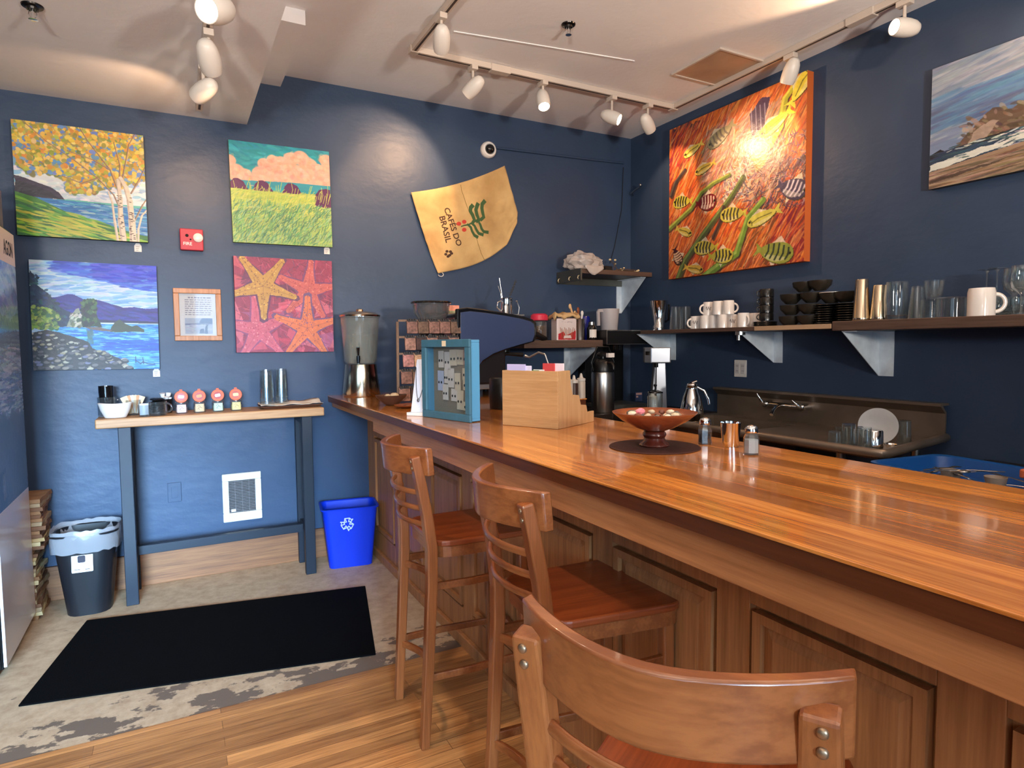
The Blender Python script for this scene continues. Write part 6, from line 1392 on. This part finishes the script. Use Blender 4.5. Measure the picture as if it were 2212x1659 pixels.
q = at(1380, 857, 'y', -.166); bm = NB(); box(bm, q.x-.036, q.x+.036, -.166, -.1605, q.z-.038, q.z+.038); O('sticker', bm, mat('sticker_blue', (58,70,104), .6), br_, bo3, label='small blue sticker')
bm = NB(); box(bm, q.x-.030, q.x+.030, -.1675, -.1662, q.z+.016, q.z+.032); box(bm, q.x-.028, q.x-.008, -.1675, -.1662, q.z-.006, q.z+.008); O('sticker_marks', bm, mat('sticker_pale', (206,160,150), .6), br_, bo3)
t = thing('measuring_jug', 'frosted grey jug with an open handle standing on the brewer', 'jug', (-.425,-.27,1.4945), R(10))
bm = NB(); fr_ = mat('frosted_grey_plastic', (176,172,176), .45); n = 24
lathe(bm, [(0,0),(.062,0),(.064,.004),(.078,.165),(.074,.165),(.060,.006),(0,.005)], seg=n); obj('jug', bm, fr_, t, smooth=40)
bm = NB(); sweep(bm, [(-.072,0,.150),(-.115,0,.150),(-.122,0,.140),(-.118,0,.035)], .024, .016, (0,1,0)); obj('handle', bm, fr_, t, bev=.003)
ap = thing('air_pot', 'steel air pot coffee dispenser with black pump top', 'air pot', (-.70,-.56,ZW))
bm = NB(); lathe(bm, [(0,0),(.078,0),(.082,.006),(.082,.275),(.078,.29),(0,.29)], seg=40); obj('body', bm, steel, ap, smooth=40)
bm = NB(); lathe(bm, [(.082,.2905),(.083,.30),(.078,.345),(.062,.375),(.05,.385),(0,.387)], seg=36); lathe(bm, [(.02,.386),(.02,.40),(.045,.402),(.048,.415),(.03,.432),(0,.434)], seg=28); obj('pump_head', bm, black, ap, smooth=40)
bm = NB(); tube(bm, [(.0,-.06,.352),(0,-.11,.350),(0,-.125,.33),(0,-.125,.31)], [.018,.016,.012,.010], 12); obj('spout', bm, black, ap, smooth=60)
bm = NB(); tube(bm, [(-.083,0,.30),(-.10,0,.36),(-.05,0,.47),(.05,0,.47),(.10,0,.36),(.083,0,.30)], .006, 8); obj('carry_handle', bm, black, ap, smooth=60)
bm = NB(); box(bm, -.012, .040, -.0835, -.055, .395, .425); obj('tag', bm, paper, ap)
mx_ = thing('milkshake_mixer', 'silver drink mixer with a square head on the work counter', 'mixer', (-.40,-.80,ZW), R(-32)); silv = mat('silver_enamel', (150,156,166), .3, .55)
bm = NB(); box(bm, -.075, .065, -.085, .075, 0, .022); obj('base', bm, silv, mx_, bev=.006)
bm = NB(); bt_ = [(-.052,-.045),(.060,-.045),(.060,.055),(-.052,.055)]; lo = [bm.verts.new((a, b, .0225)) for a, b in bt_]; hi = [bm.verts.new((a*.68+.008, b*.8, .355)) for a, b in bt_]
bm.faces.new(lo[::-1]); bm.faces.new(hi)
for k in range(4): bm.faces.new((lo[k], lo[(k+1) % 4], hi[(k+1) % 4], hi[k]))
obj('column', bm, silv, mx_, bev=.004)
bm = NB(); prism(bm, [(-.095,-.03),(-.06,-.085),(.075,-.085),(.085,-.03),(.085,.06),(-.095,.06)], 'z', .3555, .462); obj('motor_head', bm, silv, mx_, bev=.006)
bm = NB(); prism(bm, [(-.088,-.045),(-.068,-.078),(-.068,-.083),(-.092,-.045)], 'z', .41, .435); cyl(bm, (-.02,-.062,.325), .014, .03, 14); tube(bm, [(-.02,-.062,.325),(-.02,-.062,.12)], .004, 8); obj('switch_and_spindle', bm, blk, mx_)
sqm = mat('squeeze_translucent', (222,218,212), .4, alpha=.85)
def squeeze(name, label, p, h, fill, r=.028, grp=None):
    t = thing(name, label, 'squeeze bottle', p, 0, grp)
    bm = NB(); lathe(bm, [(0,0),(r,0),(r,h),(r*.9,h+.008),(0,h+.008)], seg=24); obj('bottle', bm, fill, t, smooth=40)
    bm = NB(); lathe(bm, [(0,h+.0085),(r*1.02,h+.0085),(r*1.02,h+.025),(r*.45,h+.032),(r*.28,h+.055),(r*.15,h+.062),(0,h+.062)], seg=20); obj('nozzle_cap', bm, sqm, t, smooth=40); return t
for u, y, h, c_, lab in ((1240,-.98,.215,(62,40,36),'dark sauce squeeze bottle just right of the tea box'), (1259,-.96,.225,(196,186,174),'pale squeeze bottle left of the air pot'), (1226,-.90,.22,(206,200,192),'squeeze bottle mostly hidden behind the tea box')):
    p = at(u, 890, 'y', y); p = Vector((min(p.x, -1.0), y, ZW)); 
    squeeze('squeeze_bottle', lab, (at(u, 890, 'y', -.60).x, -.60+.02*(u-1240)/19, ZW), h, mat('sauce_%d' % u, c_, .35), .030)
p = at(1409, 897, 'z', ZW); squeeze('squeeze_bottle', 'small pale squeeze bottle in front of the mixer', (p.x, p.y, ZW), .105, mat('pale_syrup', (200,204,212), .3), .034)
bm = NB(); lathe(bm, [(0,0),(.034,0),(.034,.003),(0,.003)]); bm.free()
p = Vector((-.52,-1.26,.9005)); t = thing('thermal_carafe', 'polished steel carafe with curved handle beside the sink', 'carafe', p)
bm = NB(); lathe(bm, [(0,0),(.072,0),(.075,.005),(.072,.07),(.055,.15),(.036,.20),(.034,.215),(.037,.222),(0,.224)], seg=40); obj('body', bm, chrome, t, smooth=40)
bm = NB(); lathe(bm, [(0,.2245),(.034,.2245),(.030,.235),(.012,.243),(0,.245)], seg=24); tube(bm, [(-.01,-.01,.240),(.02,-.02,.250)], .006, 8); obj('lid', bm, chrome, t, smooth=40)
bm = NB(); a_ = R(-50); tube(bm, [(.03*math.cos(a_),.03*math.sin(a_),.215),(.075*math.cos(a_),.075*math.sin(a_),.19),(.100*math.cos(a_),.100*math.sin(a_),.14),(.105*math.cos(a_),.105*math.sin(a_),.105)], [.005,.006,.007,.006], 8, 1.4); obj('handle', bm, chrome, t, smooth=60)
p = Vector((-.50,-1.10,.9005)); t = thing('french_press', 'clear glass coffee press standing left of the steel carafe', 'coffee press', (-.66,-1.075,.9125-.012))
bm = NB(); lathe(bm, [(0,0),(.045,0),(.047,.004),(.047,.17),(.045,.17),(.044,.006),(0,.005)], seg=30); obj('beaker', bm, tumb, t, smooth=40)
bm = NB(); lathe(bm, [(0,.1705),(.05,.1705),(.048,.18),(.02,.19),(.006,.192),(.006,.21),(.011,.214),(.011,.226),(0,.23)], seg=24); obj('plunger_lid', bm, blk, t, smooth=40)
# draining glasses and plate
def dp(u, v, zz=.9005): q = at(u, v, 'z', zz); return Vector((q.x+.045, q.y+.02, zz))
dg0 = None
for k, (u, v, r_, h) in enumerate(((1797,972,.030,.08),(1812,962,.031,.085),(1828,972,.033,.115),(1845,968,.031,.09),(1862,978,.034,.11),(1950,962,.032,.115))):
    p = dp(u, v); lab = ['leftmost short glass draining on the sink board','short glass at the back left of the draining group','tall upturned glass in the middle of the draining group','glass right of the tall one on the draining board','upturned glass in front of the white plate','upturned tumbler leaning before the white plate on the sink'][k]
    t = thing('drinking_glass', lab, 'glass', p, 0, 'glasses draining on the sink')
    bm = NB(); lathe(bm, [(r_,0),(r_*.84,h),(0,h),(0,h-.007),(r_*.78,h-.007),(r_-.003,0)]); obj('glass', bm, tumb, t, smooth=40)
p = dp(1883, 974); t = thing('steel_cup', 'small steel cup among the draining glasses left of the plate', 'cup', p); bm = NB(); lathe(bm, [(.040,0),(.038,.085),(.034,.09),(0,.09),(0,.087),(.033,.086),(.037,0)], seg=30); obj('cup', bm, chrome, t, smooth=40)
pl = thing('dinner_plate', 'white plate propped upright at the right end of the sink', 'plate', (-.42,-2.40,.901)); 
bm = NB(); M = Matrix.Translation((0,0,.085)) @ Matrix.Rotation(R(-62), 4, 'Z') @ Matrix.Rotation(R(82), 4, 'X')
lathe(bm, [(0,-.006),(.05,-.006),(.084,.004),(.086,.007),(.083,.007),(.05,-.002),(0,-.002)], seg=44, M=M); obj('plate', bm, mat('greyish_plate', (176,174,172), .3, var=.08, vscale=12), pl, smooth=40)
p = dp(1922, 972); t = thing('small_foil_tray', 'small crumpled foil cup near the plate on the sink', 'foil cup', p); bm = NB(); lathe(bm, [(0,0),(.018,0),(.026,.02),(.027,.021),(.025,.021),(.017,.002),(0,.002)], seg=12); obj('foil', bm, chrome, t)

# tub on the low cabinet right of the sink
lc = thing('low_cabinet', 'low dark cabinet right of the sink carrying the blue tub', 'cabinet', (-.55,-3.2,0)); bm = NB(); box(bm, -1.02, -.02, -3.9, -2.68, 0, .83); O('cabinet', bm, lam, lc, (-.55,-3.2,0), bev=.004)
tb2 = thing('dish_tub', 'blue plastic dish tub full of cutlery behind the bar', 'dish tub', (-.765,-2.985,.8305), R(-7))
bm = NB(); tubbin(bm, .38, .52, .42, .56, .08, .006, .06); obj('tub', bm, mat('tub_blue', (20,74,140), .35), tb2, smooth=40)
cut = [('fork', 0), ('spoon', 1), ('knife', 2)]; r = random.Random(12)
for k in range(16):
    nm = cut[k % 3][0]; bm = NB(); tube(bm, [(-.08,0,0),(.0,0,.003),(.05,0,0)], [.005,.003,.004], 6, .5)
    if nm == 'spoon': ball(bm, (.068,0,.002), .019, 1.2, .75, .3, 10)
    elif nm == 'knife': box(bm, .05, .125, -.006, .006, -.001, .001)
    else:
        for q in (-.008,-.0027,.0027,.008): tube(bm, [(.05,q*.6,0),(.07,q,.003),(.095,q,.001)], .0012, 5)
    o = obj(nm, bm, steel, None, smooth=60); o.location = (-.80+r.uniform(-.07,.07), -2.98+r.uniform(-.14,.14), .845+.0045*k); o.rotation_euler = (0, 0, r.uniform(0, 6.28)); tag(o, 'steel %s in the jumble inside the blue tub' % nm, nm, '%ss in the blue tub' % (nm if nm != 'knife' else 'knive'))
for k in range(5):
    bm = NB(); lathe(bm, [(0,0),(.03,0),(.036,.03),(.034,.03),(.028,.002),(0,.002)], seg=20); o = obj('ramekin', bm, mat('tan_ramekin', (150,134,120), .5), None, smooth=40); o.location = (-.86+.07*(k % 2), -3.14+.075*k, .840+.030*(k % 2)); tag(o, 'small tan ramekin lying in the blue tub', 'ramekin', 'ramekins in the blue tub')
q = at(2202, 1022, 'z', .91); bm = NB(); prism(bm, rrect(-.045,.045,-.07,.07,.02,4), 'z', 0, .03); o = obj('orange_sponge', bm, mat('orange_sponge_mat', (206,104,62), .8, bump=.4, bscale=80), None, bev=.004); o.location = (-.66,-3.165,.905-.012); tag(o, 'orange block resting at the end of the blue tub', 'sponge')

# ------------------------------------------------------------------ crockery on the right wall shelves
Z2 = 1.4875
def rs(u, x=-.20, z=Z2): p = at(u, 700, 'x', x); return Vector((x, p.y, z))
p = rs(1424, -.19); t = thing('blender_jar', 'tall clear and steel blender jar at the left end of the mug shelf', 'blender jar', p)
bm = NB(); lathe(bm, [(0,0),(.046,0),(.048,.03),(.040,.045),(.066,.215),(.068,.22),(.064,.22),(.038,.05),(0,.046)], seg=32); obj('jar', bm, chrome, t, smooth=40)
bm = NB(); sweep(bm, [(.06,.0,.20),(.095,0,.19),(.09,0,.08),(.045,0,.06)], .014, .012, (0,1,0)); obj('handle', bm, blk, t, bev=.002)
for k, (u, x) in enumerate(((1460,-.22),(1481,-.16))):
    p = rs(u, x); t = thing('pint_glass', ['clear pint glass just right of the blender jar','clear pint glass touching the first white mug'][k], 'glass', p, 0, 'pint glasses on the mug shelf')
    bm = NB(); lathe(bm, [(.044,0),(.033,.165),(0,.165),(0,.155),(.030,.155),(.0415,0)], seg=28); obj('glass', bm, tumb, t, smooth=40)
# white mugs: two layers, upside down
def mug(name, label, p, r, h, ang, m, group, mark=None):
    t = thing(name, label, 'mug', p, ang, group)
    bm = NB(); lathe(bm, [(r,0),(r*1.0,h*.85),(r*.92,h),(0,h),(0,h-.004),(r*.86,h-.006),(r-.004,0)], seg=28); obj('cup', bm, m, t, smooth=40)
    bm = NB(); mughandle(bm, r, h*.15, h*.78, h*.30, h*.055, 0, 8, 1.3); obj('handle', bm, m, t, smooth=60)
    if mark:
        bm = NB(); Rm = r+.0012; a0 = R(mark)-ang
        pts = [(Rm*math.cos(a0+.12*(k-4)), Rm*math.sin(a0+.12*(k-4)), h*(.5+.16*math.sin(k*1.9))) for k in range(9)]; tube(bm, pts, .0014, 5); obj('printed_scribble', bm, mat('mug_print', (70,44,60), .6), t)
    return t
wm = [(1503,-.20,PI*.9,0,220),(1524,-.22,-1.2,0,0),(1543,-.20,-1.3,0,0),(1562,-.22,-1.0,0,0),(1580,-.17,1.2,0,235),(1606,-.26,-1.9,0,0),(1630,-.17,-1.1,0,0),(1530,-.20,PI*.9,1,225),(1551,-.21,-1.35,1,0),(1573,-.20,-.5,1,0)]
wl = ['first white mug from the left, handle pointing left','second white mug in the bottom row','third white mug in the bottom row','fourth white mug in the bottom row','white mug with a scribbled print, fifth in the bottom row','largest-looking white mug at the front right of the bottom row','last white mug at the right, beside the black saucers','white mug with dark print, left of the three on top','middle white mug of the three on top','right white mug of the three on top, handle right']
for (u, x, a, lay, mk), lab in zip(wm, wl):
    p = rs(u, x); p.z = Z2+lay*.0905; mug('white_mug', lab, p, .037, .089, a, whitec, 'white mugs stacked on the shelf', mk or None)
# black cups tower on saucers
bk = mat('black_stoneware', (20,19,18), .22, coat=.3); bk2 = mat('dark_brown_stoneware', (44,40,34), .3, coat=.3)
p = rs(1652, -.24)
for k in range(4):
    bm = NB(); lathe(bm, [(0,0),(.05,0),(.072,.007),(.070,.010),(.05,.005),(0,.005)], seg=32); o = obj('saucer', bm, bk, None, smooth=40); o.location = (p.x, p.y, Z2+.0065*k+.0003); tag(o, 'black saucer in the stack under the black cup tower', 'saucer', 'black saucers under the cup tower')
for k in range(4):
    mug('black_cup', ['lowest','second','third','topmost'][k]+' black cup of the tower beside the white mugs', Vector((p.x, p.y-.01, Z2+.036+.0475*k)), .042, .0465, PI*.75, bk, 'black cups in the tower')
bowlp = [(0,0),(.026,0),(.030,.004),(.052,.030),(.056,.056),(.053,.056),(.049,.031),(.027,.008),(0,.008)]
bl = [(1706,0,'bottom left'),(1708,.064,'second from the bottom at the left'),(1708,.128,'third from the bottom at the left'),(1746,.0,'bottom middle'),(1748,.064,'middle'),(1752,.128,'upper middle'),(1735,.192,'topmost left'),(1795,.118,'white-rimmed, on the plates at the right'),(1826,.118,'far right on the plates'),(1770,.192,'topmost right')]
for u, dz, nm in bl:
    p = rs(u, -.20); t = thing('dark_bowl', nm+' dark stoneware bowl in the pile on the shelf', 'bowl', (p.x, p.y, Z2+dz), 0, 'dark stoneware bowls on the shelf')
    bm = NB(); lathe(bm, bowlp, seg=30, sx=1.05, sy=1.15); obj('bowl', bm, bk2, t, smooth=40)
    if '-rimmed' in nm: bm = NB(); lathe(bm, [(.052,.0562),(.057,.0562),(.057,.059),(.052,.059)], seg=30, closed=True, sx=1.05, sy=1.15); obj('white_rim', bm, whitec, t, smooth=40)
for u, nm in ((1788,'left'), (1822,'right')):
    p = rs(u, -.19)
    for k in range(9 if nm == 'left' else 9):
        bm = NB(); lathe(bm, [(0,0),(.045,0),(.070,.009),(.068,.0115),(.045,.004),(0,.004)], seg=32); o = obj('dark_plate', bm, bk, None, smooth=40); o.location = (p.x, p.y-(0 if nm == 'left' else .028), Z2+.0003+.0125*k); tag(o, 'dark side plate in the %s stack at the shelf end' % nm, 'plate', 'dark plates in the %s stack' % nm)
# thick shelf: shakers and glasses (z = 1.50)
Z3 = 1.5005
def lk(name, label, cat, u, x, prof, m, seg=30, group=None, dz=0):
    p = rs(u, x, Z3+dz); t = thing(name, label, cat, p, 0, group); bm = NB(); lathe(bm, prof, seg=seg); obj('body' if m is not tumb else 'glass', bm, m, t, smooth=40); return t
lk('cocktail_shaker', 'taller steel cocktail shaker cup at the left end of the thick shelf', 'cocktail shaker', 1860, -.28, [(.042,0),(.043,.002),(.042,.016),(.0415,.018),(.030,.205),(.028,.21),(0,.21),(0,.205),(.026,.203),(.040,.0)], brass)
lk('cocktail_shaker', 'shorter steel cocktail shaker cup, second on the thick shelf', 'cocktail shaker', 1897, -.25, [(.040,0),(.041,.002),(.040,.014),(.028,.172),(.026,.176),(0,.176),(0,.17),(.024,.169),(.038,0)], brass)
lk('beer_glass', 'large clear glass right of the steel shakers', 'glass', 1935, -.24, [(0,0),(.048,0),(.052,.02),(.055,.10),(.050,.185),(.047,.185),(.052,.10),(.049,.022),(0,.014)], tumb)
lk('tapered_glass', 'tall tapered upside-down glass in the middle of the thick shelf', 'glass', 1980, -.25, [(.040,0),(.026,.155),(0,.155),(0,.147),(.023,.147),(.0375,0)], tumb)
lk('low_tumbler', 'low wide faceted tumbler left of centre on the thick shelf', 'glass', 2010, -.22, [(.050,0),(.046,.088),(0,.088),(0,.080),(.043,.080),(.047,0)], tumb, 16)
lk('stacked_tumbler', 'small round glass standing on top of the low tumbler', 'glass', 2015, -.22, [(0,0),(.030,0),(.036,.02),(.041,.06),(.043,.09),(.040,.09),(.038,.06),(.033,.022),(0,.008)], tumb, 24, None, .0885)
lk('wide_glass_bowl', 'wide faceted glass dish beside the white mug', 'glass', 2056, -.22, [(.070,0),(.068,.088),(.060,.094),(0,.094),(0,.088),(.062,.086),(.067,0)], tumb, 18)
p = rs(2118, -.27, Z3); mug('white_coffee_mug', 'plain white coffee mug on the thick shelf at the right', p, .052, .122, -.9, whitec, None)
for k, (u, x) in enumerate(((2128,-.13),(2150,-.15))):
    lk('wine_glass', ['upside-down wine glass behind the white mug','upside-down wine glass just right behind the white mug'][k], 'wine glass', u, x, [(.030,0),(.036,.03),(.038,.055),(.028,.085),(.006,.10),(.0035,.11),(.0035,.20),(.010,.208),(.036,.213),(.036,.215),(0,.215),(0,.11),(.026,.082),(.036,.055),(.034,.03),(.028,0)], tumb, 28)
for k, (u, x) in enumerate(((2188,-.17),(2205,-.26))):
    lk('wine_glass', ['stemmed glass standing at the far right of the shelf','stemmed glass cut by the right edge of the photo'][k], 'wine glass', u, x, [(0,0),(.036,0),(.036,.002),(.008,.008),(.004,.016),(.004,.08),(.012,.09),(.038,.115),(.046,.15),(.040,.205),(.038,.205),(.044,.15),(.036,.118),(0,.10)], tumb, 28)
for k, u in enumerate((2165, 2186, 2211)):
    lk('brandy_glass', ['first','second','third'][k]+' low round glass right of the white mug', 'glass', u, -.07-.05*(k % 2), [(0,0),(.03,0),(.04,.02),(.047,.05),(.044,.085),(.042,.085),(.045,.05),(.038,.022),(0,.008)], tumb, 26, 'low round glasses at the shelf end')
p = rs(1592, -.345, 1.4575); t = thing('jar_opener', 'small round steel clip hanging under the mug shelf', 'clip', (p.x+.03, p.y, 1.4615)); bm = NB(); cyl(bm, (0,0,-.022), .030, .022, 24); cyl(bm, (.0,.012,-.055), .012, .033, 16); obj('clip', bm, steel, t, smooth=50)
